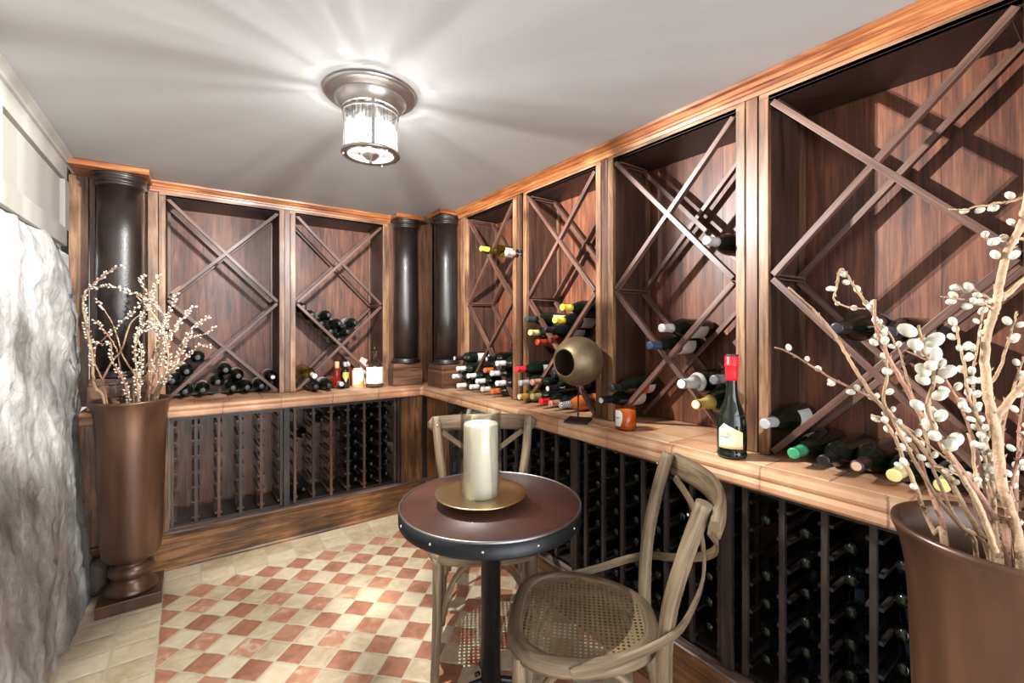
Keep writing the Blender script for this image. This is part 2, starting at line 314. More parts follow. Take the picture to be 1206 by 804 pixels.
# ------------------------------------------------------------------ geometry helpers
class MB:
    def __init__(self): self.v = []; self.f = []; self.uv = []; self.mi = []; self.sm = []
    def face(self, idx, uvs=None, mi=0, sm=False):
        self.f.append(idx); self.uv.append(uvs or [(0, 0)]*len(idx)); self.mi.append(mi); self.sm.append(sm)
    def box(self, c, s, rot=None, mi=0):
        """centre, size, optional rotation matrix; grain along the longest side"""
        c = Vector(c); b = len(self.v); hx, hy, hz = s[0]/2, s[1]/2, s[2]/2
        P = [Vector((x, y, z)) for z in (-hz, hz) for y in (-hy, hy) for x in (-hx, hx)]
        for p in P: self.v.append(c + (rot @ p if rot is not None else p))
        ax = max(range(3), key=lambda i: s[i]); o = (rnd.random()*9, rnd.random()*9)
        for q, nax in (((0, 2, 3, 1), 2), ((4, 5, 7, 6), 2), ((0, 1, 5, 4), 1), ((2, 6, 7, 3), 1), ((0, 4, 6, 2), 0), ((1, 3, 7, 5), 0)):
            rem = [i for i in range(3) if i != nax]
            ua = ax if ax in rem else rem[0]; va = [i for i in rem if i != ua][0]
            self.face([b+i for i in q], [(P[i][ua]+o[0], P[i][va]+o[1]) for i in q], mi)
        return self
    def bar(self, a, bb, w, d, up=Vector((0, 0, 1)), mi=0):
        """rectangular bar from a to b, w across 'up x dir', d along up"""
        a, bb = Vector(a), Vector(bb); z = (bb-a); ln = z.length; z.normalize()
        x = up.cross(z).normalized(); y = z.cross(x)
        r = Matrix((x, y, z)).transposed()
        return self.box((a+bb)/2, (w, d, ln), r, mi)
    def lathe(self, prof, segs=24, center=(0, 0, 0), mi=0, sm=True, rot=None, mats=None, closed=False):
        c = Vector(center); b = len(self.v); n = len(prof)
        for (r, z) in prof:
            for k in range(segs):
                a = 2*PI*k/segs; p = Vector((r*math.cos(a), r*math.sin(a), z))
                self.v.append(c + (rot @ p if rot is not None else p))
        for i in range(n-1):
            for k in range(segs):
                k2 = (k+1) % segs
                m_ = mats[i] if mats else mi
                self.face([b+i*segs+k, b+i*segs+k2, b+(i+1)*segs+k2, b+(i+1)*segs+k],
                          [(k/segs, prof[i][1]), ((k+1)/segs, prof[i][1]), ((k+1)/segs, prof[i+1][1]), (k/segs, prof[i+1][1])], m_, sm)
        if prof[0][0] > 1e-6 and not closed: self.face([b+k for k in range(segs)][::-1], None, mats[0] if mats else mi)
        if prof[-1][0] > 1e-6 and not closed: self.face([b+(n-1)*segs+k for k in range(segs)], None, mats[-1] if mats else mi)
        return self
    def tube(self, pts, rad, segs=8, mi=0, flat=None, normal=None, sm=True, cap=True):
        """sweep along pts; rad number or list; flat=(w,t) makes a rectangular ribbon with wide side along tangent x normal"""
        pts = [Vector(p) for p in pts]; n = len(pts); b = len(self.v)
        rads = rad if isinstance(rad, (list, tuple)) else [rad]*n
        T = []
        for i in range(n):
            t = pts[min(i+1, n-1)] - pts[max(i-1, 0)]
            T.append(t.normalized() if t.length > 1e-9 else Vector((0, 0, 1)))
        ref = Vector((0, 0, 1)) if abs(T[0].z) < .9 else Vector((1, 0, 0))
        x = ref.cross(T[0]).normalized(); ln = 0; o = rnd.random()*7
        ring = []
        for i in range(n):
            if i: ln += (pts[i]-pts[i-1]).length
            x = (x - T[i]*x.dot(T[i])).normalized(); y = T[i].cross(x)
            if flat:
                nn = normal(pts[i]) if normal else y
                nn = (nn - T[i]*nn.dot(T[i])).normalized(); ww = T[i].cross(nn)
                w, t = flat[0]/2, flat[1]/2
                loc = [ww*w+nn*t, -ww*w+nn*t, -ww*w-nn*t, ww*w-nn*t]; S = 4
            else:
                S = segs; loc = [(x*math.cos(2*PI*k/S) + y*math.sin(2*PI*k/S))*rads[i] for k in range(S)]
            for q in loc: self.v.append(pts[i]+q)
            ring.append(ln)
        cir = (flat[0]*2 if flat else 2*PI*max(rads))
        for i in range(n-1):
            for k in range(S):
                k2 = (k+1) % S
                self.face([b+i*S+k, b+i*S+k2, b+(i+1)*S+k2, b+(i+1)*S+k],
                          [(ring[i]+o, k/S*cir), (ring[i]+o, (k+1)/S*cir), (ring[i+1]+o, (k+1)/S*cir), (ring[i+1]+o, k/S*cir)], mi, sm and not flat)
        if cap:
            self.face([b+k for k in range(S)][::-1], None, mi); self.face([b+(n-1)*S+k for k in range(S)], None, mi)
        return self
    def extrude(self, prof, frames, mi=0, sm=False, closed=True):
        """prof: list of (d, z); frames: list of functions (d,z)->point at each station along the length"""
        b = len(self.v); n = len(prof); acc = 0; U = [0]
        for i, fr in enumerate(frames):
            P = [Vector(fr(d, z)) for d, z in prof]
            if i: acc += (P[0]-self.v[b+(i-1)*n]).length; U.append(acc)
            self.v.extend(P)
        V = [0]
        for j in range(1, n+1): V.append(V[-1] + math.dist(prof[j-1], prof[j % n]))
        for i in range(len(frames)-1):
            for j in range(n if closed else n-1):
                j2 = (j+1) % n
                self.face([b+i*n+j, b+i*n+j2, b+(i+1)*n+j2, b+(i+1)*n+j], [(U[i], V[j]), (U[i], V[j+1]), (U[i+1], V[j+1]), (U[i+1], V[j])], mi, sm)
        if closed:
            self.face([b+j for j in range(n)][::-1], None, mi); self.face([b+(len(frames)-1)*n+j for j in range(n)], None, mi)
        return self
    def build(self, name, mats, parent=None, origin=None, bevel=0, kind=None, label=None, rec=True):
        me = bpy.data.meshes.new(name); o0 = Vector(origin) if origin is not None else Vector((0, 0, 0))
        me.from_pydata([tuple(Vector(v)-o0) for v in self.v], [], self.f)
        mats = mats if isinstance(mats, (list, tuple)) else [mats]
        for m_ in mats: me.materials.append(m_)
        uvl = me.uv_layers.new(name='UVMap'); k = 0
        for p, uvs, mi, sm in zip(me.polygons, self.uv, self.mi, self.sm):
            p.material_index = mi; p.use_smooth = sm
            for j in range(p.loop_total): uvl.data[p.loop_start+j].uv = uvs[j]
        if rec:
            import bmesh
            bm = bmesh.new(); bm.from_mesh(me); bmesh.ops.recalc_face_normals(bm, faces=bm.faces); bm.to_mesh(me); bm.free()
        ob = bpy.data.objects.new(name, me); COL.objects.link(ob)
        if parent is not None: ob.parent = parent
        elif origin is not None: ob.location = o0
        if bevel:
            md = ob.modifiers.new('bevel', 'BEVEL'); md.width = bevel; md.segments = 2; md.limit_method = 'ANGLE'; md.angle_limit = 1.0
        if kind: ob['kind'] = kind
        if label: ob['label'] = label
        return ob
def tag(o, label, cat, group=None, kind=None):
    o['label'] = label; o['category'] = cat
    if group: o['group'] = group
    if kind: o['kind'] = kind
    return o
def thing(name, label, cat, loc=(0, 0, 0), rotz=0, group=None):
    o = bpy.data.objects.new(name, None); COL.objects.link(o); o.location = loc; o.rotation_euler = (0, 0, rotz)
    o.empty_display_size = .05
    return tag(o, label, cat, group)
def dup(root, parent=None):
    c = root.copy(); COL.objects.link(c)
    if parent is not None: c.parent = parent
    for ch in list(root.children): dup(ch, c)
    return c
def smooth_path(pts, n=6):
    P = [Vector(p) for p in pts]; out = []
    for i in range(len(P)-1):
        p0 = P[max(i-1, 0)]; p1 = P[i]; p2 = P[i+1]; p3 = P[min(i+2, len(P)-1)]
        for k in range(n):
            t = k/n
            out.append(.5*((2*p1) + (-p0+p2)*t + (2*p0-5*p1+4*p2-p3)*t*t + (-p0+3*p1-3*p2+p3)*t**3))
    out.append(P[-1]); return out

# ------------------------------------------------------------------ dimensions of the room (metres)
CEIL = 2.13           # ceiling height
CT = .885             # counter top
RX, RY = 1.53, 3.22   # front planes of the right and back wall racks
EX, EY = 1.355, 3.013 # counter front edges
BX, BY = 1.385, 3.043 # faces of the base
LX = -.50             # cream panelling on the left
Y0 = -1.4             # how far the room is built behind the viewpoint
LAMP_W = 112
WORLD = 4
EXPOSURE = .93
PROFILE_SIGN = 1

RIGHT_BRANCHES=[
([(1.044, 0.175, 0.684), (1.029, 0.194, 0.944), (1.049, 0.208, 0.944), (1.062, 0.226, 0.98), (0.927, 0.209, 1.058), (0.918, 0.22, 1.095), (0.908, 0.23, 1.133), (0.899, 0.24, 1.154), (0.887, 0.252, 1.162)], 0.0048, (0.8, 1, 0.02), 'short grey-green willow branch leaning left over the yellow capsule in the big front urn'),
([(1.052, 0.175, 0.682), (1.039, 0.193, 0.942), (1.045, 0.207, 0.994), (1.071, 0.225, 1.032), (1.039, 0.229, 1.08), (1.032, 0.247, 1.116), (1.024, 0.265, 1.15), (1.004, 0.291, 1.178), (0.976, 0.324, 1.2), (0.948, 0.356, 1.227), (0.919, 0.389, 1.256), (0.908, 0.409, 1.264)], 0.0042, (0.6, 1, 0.024), 'lowest willow branch reaching farthest left toward the post from the big front urn'),
([(1.079, 0.137, 0.682), (1.075, 0.143, 0.942), (1.068, 0.157, 0.96), (1.032, 0.194, 1.059), (1.031, 0.204, 1.066), (1.02, 0.223, 1.102), (1.006, 0.243, 1.131), (0.99, 0.264, 1.161), (0.985, 0.278, 1.182), (0.972, 0.298, 1.224), (0.964, 0.314, 1.26), (0.956, 0.33, 1.296), (0.936, 0.355, 1.337), (0.908, 0.384, 1.377)], 0.005, (0.48, 0.66, 0.012), 'willow branch with bare cut tip pointing up left, catkins clustered midway'),
([(1.094, 0.154, 0.657), (1.095, 0.165, 0.917), (1.077, 0.181, 0.957), (1.055, 0.211, 1.014), (1.008, 0.234, 1.09), (0.987, 0.252, 1.149), (0.978, 0.261, 1.175), (0.985, 0.258, 1.22), (0.985, 0.261, 1.276), (0.973, 0.272, 1.321), (0.958, 0.285, 1.353), (0.943, 0.298, 1.385), (0.933, 0.308, 1.406), (0.929, 0.313, 1.378), (0.927, 0.317, 1.35), (0.95, 0.303, 1.339), (0.976, 0.287, 1.336)], 0.0036, (0.62, 1, 0.02), 'willow branch with a hooked tip of white catkins in front of the rack'),
([(1.02, 0.118, 0.728), (0.997, 0.118, 0.988), (0.993, 0.132, 1.017), (0.94, 0.15, 1.076), (0.919, 0.17, 1.117), (0.907, 0.183, 1.152), (0.896, 0.197, 1.175), (0.883, 0.21, 1.214), (0.868, 0.226, 1.257), (0.863, 0.235, 1.283), (0.861, 0.241, 1.318), (0.867, 0.241, 1.346)], 0.005, (0.9, 1, 0.012), 'thick smooth willow branch crossing diagonally behind the big catkins'),
([(1.139, 0.148, 0.635), (1.156, 0.158, 0.895), (1.121, 0.192, 0.952), (1.09, 0.218, 1.043), (1.098, 0.227, 1.083), (1.096, 0.238, 1.137), (1.088, 0.253, 1.199), (1.085, 0.264, 1.251), (1.076, 0.28, 1.296), (1.072, 0.292, 1.311)], 0.0036, (0.93, 1, 0.02), 'thin reddish willow branch beside the bottles on the right counter'),
([(0.816, 0.106, 1.022), (0.784, 0.118, 1.088), (0.747, 0.134, 1.143), (0.712, 0.148, 1.202), (0.706, 0.143, 1.229), (0.696, 0.139, 1.254), (0.675, 0.143, 1.273), (0.658, 0.145, 1.304)], 0.0034, (0.5, 1, 0.011), 'willow branch carrying the largest white catkins nearest the viewer'),
([(1.088, 0.131, 0.658), (1.087, 0.134, 0.918), (1.081, 0.141, 0.959), (1.068, 0.154, 1.05), (1.061, 0.162, 1.109), (1.05, 0.172, 1.156), (1.04, 0.183, 1.192), (1.02, 0.2, 1.236), (1.006, 0.213, 1.249), (0.981, 0.234, 1.264)], 0.0036, (0.8, 1, 0.02), 'willow branch ending in a small catkin tip right of the largest catkins'),
([(1.022, 0.108, 0.678), (1.0, 0.104, 0.938), (0.994, 0.11, 1.012), (0.92, 0.109, 1.061), (0.915, 0.114, 1.096), (0.913, 0.118, 1.152), (0.908, 0.123, 1.188), (0.906, 0.127, 1.224), (0.905, 0.128, 1.272), (0.912, 0.125, 1.3), (0.923, 0.119, 1.337), (0.93, 0.116, 1.371), (0.941, 0.11, 1.411), (0.957, 0.1, 1.446), (0.963, 0.098, 1.465), (0.971, 0.094, 1.496)], 0.0064, (0.88, 1, 0.016), 'thickest tan willow trunk rising at the right edge of the photo'),
([(0.926, 0.12, 1.149), (0.928, 0.12, 1.172), (0.943, 0.11, 1.197), (0.963, 0.097, 1.226), (0.983, 0.084, 1.266), (0.999, 0.074, 1.308)], 0.006, None, 'thick forked willow limb leaving the trunk to the right'),
([(0.949, 0.122, 1.321), (0.948, 0.124, 1.329), (0.948, 0.126, 1.331), (0.929, 0.142, 1.337), (0.922, 0.149, 1.341), (0.912, 0.158, 1.344), (0.896, 0.172, 1.347)], 0.0025, (0.3, 1, 0.013), 'twig with catkins pointing left at the height of the two dark bottles'),
([(0.956, 0.123, 1.335), (0.955, 0.127, 1.341), (0.947, 0.136, 1.349), (0.942, 0.144, 1.357), (0.939, 0.15, 1.363), (0.929, 0.161, 1.366)], 0.0022, (0.2, 1, 0.013), 'upper of the two parallel catkin twigs beside the trunk'),
([(0.953, 0.119, 1.344), (0.958, 0.116, 1.348), (0.965, 0.111, 1.353), (0.981, 0.099, 1.373), (0.991, 0.092, 1.382)], 0.005, (0.0, 0.2, 0.012), 'stout side limb bending right from the upper trunk'),
([(0.994, 0.102, 1.448), (1.003, 0.099, 1.481), (1.003, 0.102, 1.493), (0.988, 0.115, 1.488), (0.977, 0.126, 1.487), (0.966, 0.137, 1.484), (0.958, 0.146, 1.483), (0.949, 0.156, 1.479), (0.933, 0.17, 1.481)], 0.0026, (0.25, 0.95, 0.014), 'topmost willow twig pointing left at the right edge'),
([(0.966, 0.098, 1.428), (0.95, 0.111, 1.429), (0.943, 0.118, 1.43), (0.936, 0.125, 1.421), (0.933, 0.129, 1.429), (0.932, 0.132, 1.432), (0.936, 0.131, 1.44)], 0.0024, (0.7, 1, 0.012), 'bent little twig with two catkins below the topmost twig'),
([(0.956, 0.129, 1.211), (0.96, 0.13, 1.22), (0.971, 0.126, 1.231), (0.982, 0.123, 1.243), (0.997, 0.116, 1.285), (1.007, 0.113, 1.303), (1.017, 0.11, 1.327)], 0.003, (0.65, 1, 0.016), 'thin willow twig just right of the trunk with buds near the top'),
([(1.079, 0.118, 0.682), (1.075, 0.118, 0.942), (1.064, 0.122, 1.044), (1.061, 0.12, 1.054), (1.062, 0.115, 1.087), (1.062, 0.111, 1.107), (1.059, 0.109, 1.133), (1.047, 0.114, 1.14)], 0.0036, (0.6, 1, 0.016), 'short willow twig with grey catkins low at the right edge'),
([(1.068, 0.127, 0.662), (1.06, 0.129, 0.922), (1.06, 0.136, 0.939), (1.061, 0.142, 1.061), (1.058, 0.151, 1.129), (1.048, 0.166, 1.183), (1.049, 0.172, 1.239), (1.05, 0.178, 1.274), (1.053, 0.183, 1.31)], 0.004, (0.55, 1, 0.011), 'upright willow branch packed with catkins left of the trunk'),
([(1.117, 0.128, 0.641), (1.126, 0.131, 0.901), (1.114, 0.147, 0.991), (1.112, 0.157, 1.076), (1.109, 0.167, 1.148), (1.114, 0.172, 1.221), (1.131, 0.168, 1.281), (1.15, 0.163, 1.341)], 0.0036, (0.55, 1, 0.014), 'upright reddish willow branch directly behind the trunk'),
([(1.039, 0.119, 0.932), (1.042, 0.123, 1.016), (1.043, 0.129, 1.121), (1.063, 0.12, 1.201), (1.086, 0.11, 1.255)], 0.0036, (0.75, 1, 0.016), 'willow branch leaning right behind the forked limb'),
([(1.135, 0.142, 0.64), (1.15, 0.15, 0.9), (1.132, 0.171, 0.979), (1.128, 0.181, 1.038), (1.112, 0.2, 1.059), (1.089, 0.224, 1.088), (1.055, 0.255, 1.129)], 0.0032, None, 'bare thin willow twig lying low across the urn mouth'),
([(1.018, 0.124, 0.683), (0.994, 0.126, 0.943), (0.999, 0.141, 1.007), (0.981, 0.148, 1.061), (0.984, 0.152, 1.112), (0.985, 0.158, 1.137)], 0.004, (0.85, 1, 0.03), 'short upright willow twig with a single round bud'),
([(1.161, 0.124, 0.614), (1.185, 0.126, 0.874), (1.187, 0.13, 0.98), (1.23, 0.131, 1.094), (1.251, 0.128, 1.17), (1.275, 0.123, 1.232)], 0.004, (0.6, 1, 0.018), 'rear willow branch at the right edge of the urn'),
([(1.056, 0.135, 0.675), (1.044, 0.14, 0.935), (1.045, 0.146, 0.981), (1.038, 0.156, 1.027), (1.021, 0.175, 1.06), (0.996, 0.199, 1.075)], 0.003, (0.85, 1, 0.02), 'lowest short twig leaning left inside the big urn'),
]
LEFT_BRANCHES=[
([(-0.308, 2.81, 0.703), (-0.332, 2.807, 0.963), (-0.363, 2.802, 1.03), (-0.384, 2.893, 1.099), (-0.385, 2.889, 1.184), (-0.4, 2.895, 1.27), (-0.41, 2.897, 1.337), (-0.419, 2.9, 1.414), (-0.408, 2.888, 1.473), (-0.373, 2.858, 1.514), (-0.331, 2.824, 1.552), (-0.303, 2.799, 1.577), (-0.259, 2.763, 1.593)], 0.0075, (0.45, 1, 0.011), 'outermost left willow branch curling over at the top in the far urn'),
([(-0.242, 2.816, 0.713), (-0.244, 2.814, 0.973), (-0.267, 2.818, 1.056), (-0.28, 2.815, 1.133), (-0.289, 2.809, 1.202), (-0.332, 2.828, 1.287), (-0.378, 2.848, 1.345)], 0.005, (0.85, 1, 0.012), 'willow branch crossing left and ending under the curl in the far urn'),
([(-0.232, 2.854, 0.745), (-0.231, 2.866, 1.005), (-0.224, 2.861, 1.066), (-0.274, 2.897, 1.163), (-0.307, 2.92, 1.295), (-0.353, 2.953, 1.4), (-0.389, 2.979, 1.453)], 0.005, (0.9, 1, 0.012), 'willow branch leaning left through the middle of the far urn'),
([(-0.361, 2.861, 1.024), (-0.312, 2.821, 1.134), (-0.27, 2.786, 1.202), (-0.236, 2.756, 1.32), (-0.187, 2.717, 1.379), (-0.159, 2.692, 1.404)], 0.005, (0.85, 1, 0.012), 'willow branch sweeping from the left rim to upper right in the far urn'),
([(-0.308, 2.814, 0.767), (-0.333, 2.812, 1.027), (-0.38, 2.931, 1.13), (-0.377, 2.913, 1.222), (-0.357, 2.883, 1.235), (-0.286, 2.815, 1.312), (-0.215, 2.749, 1.396), (-0.173, 2.702, 1.446)], 0.0045, (0.7, 1, 0.012), 'long thin willow branch rising right across the dark column'),
([(-0.227, 2.851, 0.727), (-0.224, 2.861, 0.987), (-0.152, 2.803, 1.128), (-0.145, 2.791, 1.269), (-0.159, 2.794, 1.4), (-0.208, 2.822, 1.46), (-0.25, 2.844, 1.477), (-0.312, 2.882, 1.503), (-0.382, 2.925, 1.498)], 0.0045, (0.6, 1, 0.009), 'willow branch arching back to the left before the column'),
([(-0.171, 2.788, 0.705), (-0.15, 2.778, 0.965), (-0.111, 2.662, 1.06), (-0.091, 2.651, 1.135), (-0.094, 2.658, 1.211), (-0.112, 2.675, 1.295), (-0.16, 2.713, 1.388), (-0.215, 2.757, 1.456)], 0.0065, (0.45, 0.8, 0.013), 'thick willow branch bending left over the centre of the far urn'),
([(-0.162, 2.821, 0.706), (-0.137, 2.821, 0.966), (-0.092, 2.678, 1.099), (-0.036, 2.649, 1.201), (-0.008, 2.639, 1.286), (0.026, 2.624, 1.321), (0.069, 2.603, 1.364)], 0.0055, (0.45, 1, 0.01), 'willow branch reaching upper right before the diamond rack'),
([(-0.167, 2.795, 0.707), (-0.144, 2.786, 0.967), (-0.076, 2.615, 1.104), (-0.015, 2.577, 1.17), (0.033, 2.549, 1.224), (0.081, 2.521, 1.215)], 0.0045, (0.7, 1, 0.016), 'lowest right-leaning willow twig before the stored bottles'),
([(-0.183, 2.769, 0.709), (-0.166, 2.752, 0.969), (-0.155, 2.738, 1.098), (-0.134, 2.723, 1.201), (-0.092, 2.693, 1.269), (-0.057, 2.669, 1.312), (-0.015, 2.639, 1.381), (0.012, 2.619, 1.406)], 0.0045, (0.5, 1, 0.01), 'willow branch fanning right below the pale shelf end'),
([(-0.216, 2.856, 1.058), (-0.159, 2.815, 1.163), (-0.123, 2.789, 1.295), (-0.095, 2.769, 1.365), (-0.07, 2.751, 1.444), (-0.059, 2.743, 1.48)], 0.0045, (0.45, 1, 0.01), 'upright willow branch pointing at the pale shelf end'),
([(-0.212, 2.804, 0.716), (-0.205, 2.799, 0.976), (-0.198, 2.789, 1.183), (-0.212, 2.793, 1.269), (-0.176, 2.763, 1.329), (-0.141, 2.733, 1.295), (-0.113, 2.708, 1.269)], 0.004, (0.4, 1, 0.01), 'short upright willow branch thick with catkins in the centre'),
([(-0.212, 2.752, 0.707), (-0.204, 2.73, 0.967), (-0.213, 2.715, 1.137), (-0.212, 2.699, 1.229), (-0.177, 2.659, 1.295), (-0.142, 2.619, 1.312)], 0.0055, (0.4, 1, 0.011), 'stubby central willow branch cut pale at the base'),
([(-0.193, 2.808, 0.713), (-0.179, 2.804, 0.973), (-0.129, 2.765, 1.13), (-0.086, 2.732, 1.269), (-0.115, 2.748, 1.373), (-0.15, 2.77, 1.442), (-0.178, 2.786, 1.477), (-0.199, 2.797, 1.537), (-0.184, 2.784, 1.563)], 0.0045, (0.4, 1, 0.01), 'willow branch zigzagging up to a catkin cluster beside the column'),
([(-0.239, 2.878, 0.707), (-0.24, 2.897, 0.967), (-0.225, 2.882, 1.091), (-0.225, 2.878, 1.251), (-0.196, 2.853, 1.357), (-0.167, 2.829, 1.462), (-0.145, 2.809, 1.515), (-0.13, 2.794, 1.567)], 0.004, (0.5, 1, 0.011), 'straight thin willow branch before the column edge'),
([(-0.162, 2.809, 0.704), (-0.138, 2.806, 0.964), (-0.085, 2.699, 1.08), (-0.051, 2.684, 1.183), (-0.023, 2.673, 1.252), (0.027, 2.648, 1.26), (0.091, 2.612, 1.312)], 0.0045, (0.45, 1, 0.011), 'willow branch with catkins over the dark lattice end'),
([(-0.238, 2.749, 0.719), (-0.239, 2.725, 0.979), (-0.276, 2.719, 1.106), (-0.295, 2.725, 1.156), (-0.301, 2.722, 1.238), (-0.327, 2.733, 1.23), (-0.362, 2.751, 1.239)], 0.004, (0.35, 1, 0.012), 'front willow twig with a low row of catkins'),
]
RIGHT_BOTTLES=[
((1.455, 2.707, 1.104), 'dark', 'white', 'dk', 'bord', 'dark bottle with pale cork end, topmost and farthest left in the corner pile'),
((1.455, 2.671, 1.037), 'white', 'none', 'dk', 'bord', 'white-capped bottle lying third row up at the left of the corner pile'),
((1.455, 2.731, 0.981), 'white', 'none', 'dk', 'bord', 'white-capped bottle farthest left beside the column plinth'),
((1.455, 2.54, 0.994), 'white', 'none', 'dk', 'bord', 'white-capped bottle in the middle left of the corner pile'),
((1.455, 2.665, 0.922), 'white', 'none', 'dk', 'bord', 'white-capped bottle bottom left of the corner pile'),
((1.455, 2.505, 0.924), 'white', 'none', 'dk', 'bord', 'second white-capped bottle from the left in the bottom row of the corner pile'),
((1.455, 2.428, 0.969), 'white', 'none', 'dk', 'bord', 'white-capped bottle at the very centre of the corner pile'),
((1.455, 2.367, 0.919), 'white', 'none', 'dk', 'bord', 'white-capped bottle just left of the orange cap in the corner pile'),
((1.455, 2.255, 0.922), 'orange', 'none', 'dk', 'bord', 'orange-capped bottle in the bottom row of the corner pile'),
((1.455, 2.2, 0.979), 'white', 'none', 'dk', 'bord', 'white-capped bottle directly above the orange cap in the corner pile'),
((1.455, 2.26, 1.033), 'white', 'white', 'dk', 'bord', 'tilted white-capped bottle right of centre in the corner pile'),
((1.455, 2.327, 1.062), 'orange', 'none', 'dk', 'bord', 'orange-capped bottle half hidden high in the corner pile'),
((1.455, 2.314, 1.101), 'dark', 'none', 'dk', 'bord', 'dark-capped bottle with gold end beside the topmost white cap'),
((1.455, 2.2, 1.096), 'white', 'none', 'dk', 'bord', 'topmost white-capped bottle at the right of the corner pile'),
((1.455, 2.377, 1.797), 'yellow', 'white', 'clear', 'bord', 'yellow-capped bottle lying alone high in the corner lattice'),
((1.455, 2.1, 1.735), 'pink', 'none', 'dk', 'bord', 'pink-capped bottle high in the corner lattice, right of the yellow cap'),
((1.455, 1.631, 1.401), 'yellow', 'none', 'dk', 'burg', 'topmost bright yellow-capped bottle above the round bronze ornament'),
((1.455, 1.681, 1.346), 'yellow', 'white', 'dk', 'burg', 'second bright yellow-capped bottle under the topmost one'),
((1.455, 1.909, 1.339), 'green', 'white', 'dk', 'burg', 'dark green-capped bottle left of the two bright yellow caps'),
((1.455, 1.882, 1.287), 'paleyellow', 'none', 'dk', 'bord', 'pale yellow-capped bottle lowest of the three yellow ones beside the post'),
((1.455, 1.766, 1.294), 'dark', 'white', 'dk', 'burg', 'dark-capped bottle between the yellow caps and the red glass bottle'),
((1.455, 1.825, 1.234), 'red2', 'none', 'rose', 'burg', 'red glass bottle pointing left above the round bronze ornament'),
((1.455, 1.996, 1.059), 'red', 'white', 'dk', 'burg', 'bright red-capped bottle beside the second post above a silver cap'),
((1.455, 1.978, 1.019), 'silver', 'none', 'dk', 'bord', 'silver-capped bottle directly below the bright red cap at the post'),
((1.455, 1.865, 1.014), 'copper', 'white', 'dk', 'bord', 'copper-capped bottle right of the silver cap at the second post'),
((1.455, 1.978, 0.929), 'gold', 'none', 'olive', 'bord', 'olive bottle with pale cork end low behind the second post'),
((1.455, 1.733, 0.993), 'dark', 'none', 'dk', 'bord', 'dark bottle with a pale round end behind the bronze ornament'),
((1.455, 1.85, 0.942), 'olive', 'none', 'dk', 'bord', 'bottle with dull olive cap on the counter left of the red caps'),
((1.455, 1.801, 0.924), 'red', 'none', 'dk', 'bord', 'red-capped bottle lying on the counter next to a copper cap'),
((1.455, 1.717, 0.919), 'copper', 'none', 'dk', 'bord', 'copper-pink capped bottle on the counter between red and checkered caps'),
((1.455, 1.645, 0.91), 'check', 'none', 'amber', 'burg', 'amber bottle with a black and white checkered cap on the counter'),
((1.455, 1.694, 1.073), 'dark', 'white', 'dk', 'burg', 'dark bottle with a big white label behind the bronze ornament'),
((1.455, 1.373, 0.987), 'dark', 'white', 'dk', 'burg', 'lower dark bottle with a pale end jutting past the post by the amber candle'),
((1.455, 1.315, 1.045), 'dark', 'redwhite', 'dk', 'burg', 'upper dark bottle with a red and white label jutting past the post'),
((1.455, 1.063, 1.303), 'silver', 'white', 'dk', 'burg', 'grey-silver capped bottle resting on the lattice of the middle bay'),
((1.455, 1.119, 1.235), 'navy', 'white', 'dk', 'burg', 'navy blue-capped bottle under the silver one on the middle bay lattice'),
((1.455, 0.978, 1.098), 'chrome', 'white', 'dk', 'champ', 'sparkling wine bottle with silver-white foil and white collar'),
((1.455, 0.92, 1.03), 'gold', 'none', 'dk', 'champ', 'bottle with shiny gold capsule left of the standing red-capped bottle'),
((1.455, 0.853, 1.125), 'darksilver', 'none', 'dk', 'bord', 'bottle with a dark silver capsule behind the standing red-capped bottle'),
((1.455, 0.88, 1.607), 'silver', 'none', 'dk', 'burg', 'silver-capped bottle alone in the upper lattice of the middle bay'),
((1.455, 0.492, 1.302), 'dark', 'white', 'dk', 'burg', 'dark bottle with a white label behind the catkins in the nearest bay, left one'),
((1.455, 0.375, 1.291), 'dark', 'white', 'dk', 'burg', 'big dark bottle right of the white-labelled one in the nearest bay'),
((1.455, 0.685, 1.003), 'silver', 'white', 'dk', 'burg', 'bottle with cream label resting against the near post above the counter'),
((1.455, 0.586, 0.92), 'green2', 'white', 'dk', 'burg', 'bottle with a bright green cap lying on the counter'),
((1.455, 0.517, 0.927), 'dark', 'orange', 'dk', 'bord', 'bottle with black cap and orange label lying on the counter'),
((1.455, 0.459, 0.922), 'cork', 'none', 'dk', 'burg', 'black bottle showing a reddish cork end on the counter'),
((1.455, 0.38, 0.92), 'paleyellow', 'none', 'dk', 'bord', 'yellow-capped bottle on the counter left of the willow stems'),
((1.455, 0.277, 0.92), 'paleyellow', 'none', 'dk', 'bord', 'yellow-capped bottle on the counter behind the willow stems'),
]
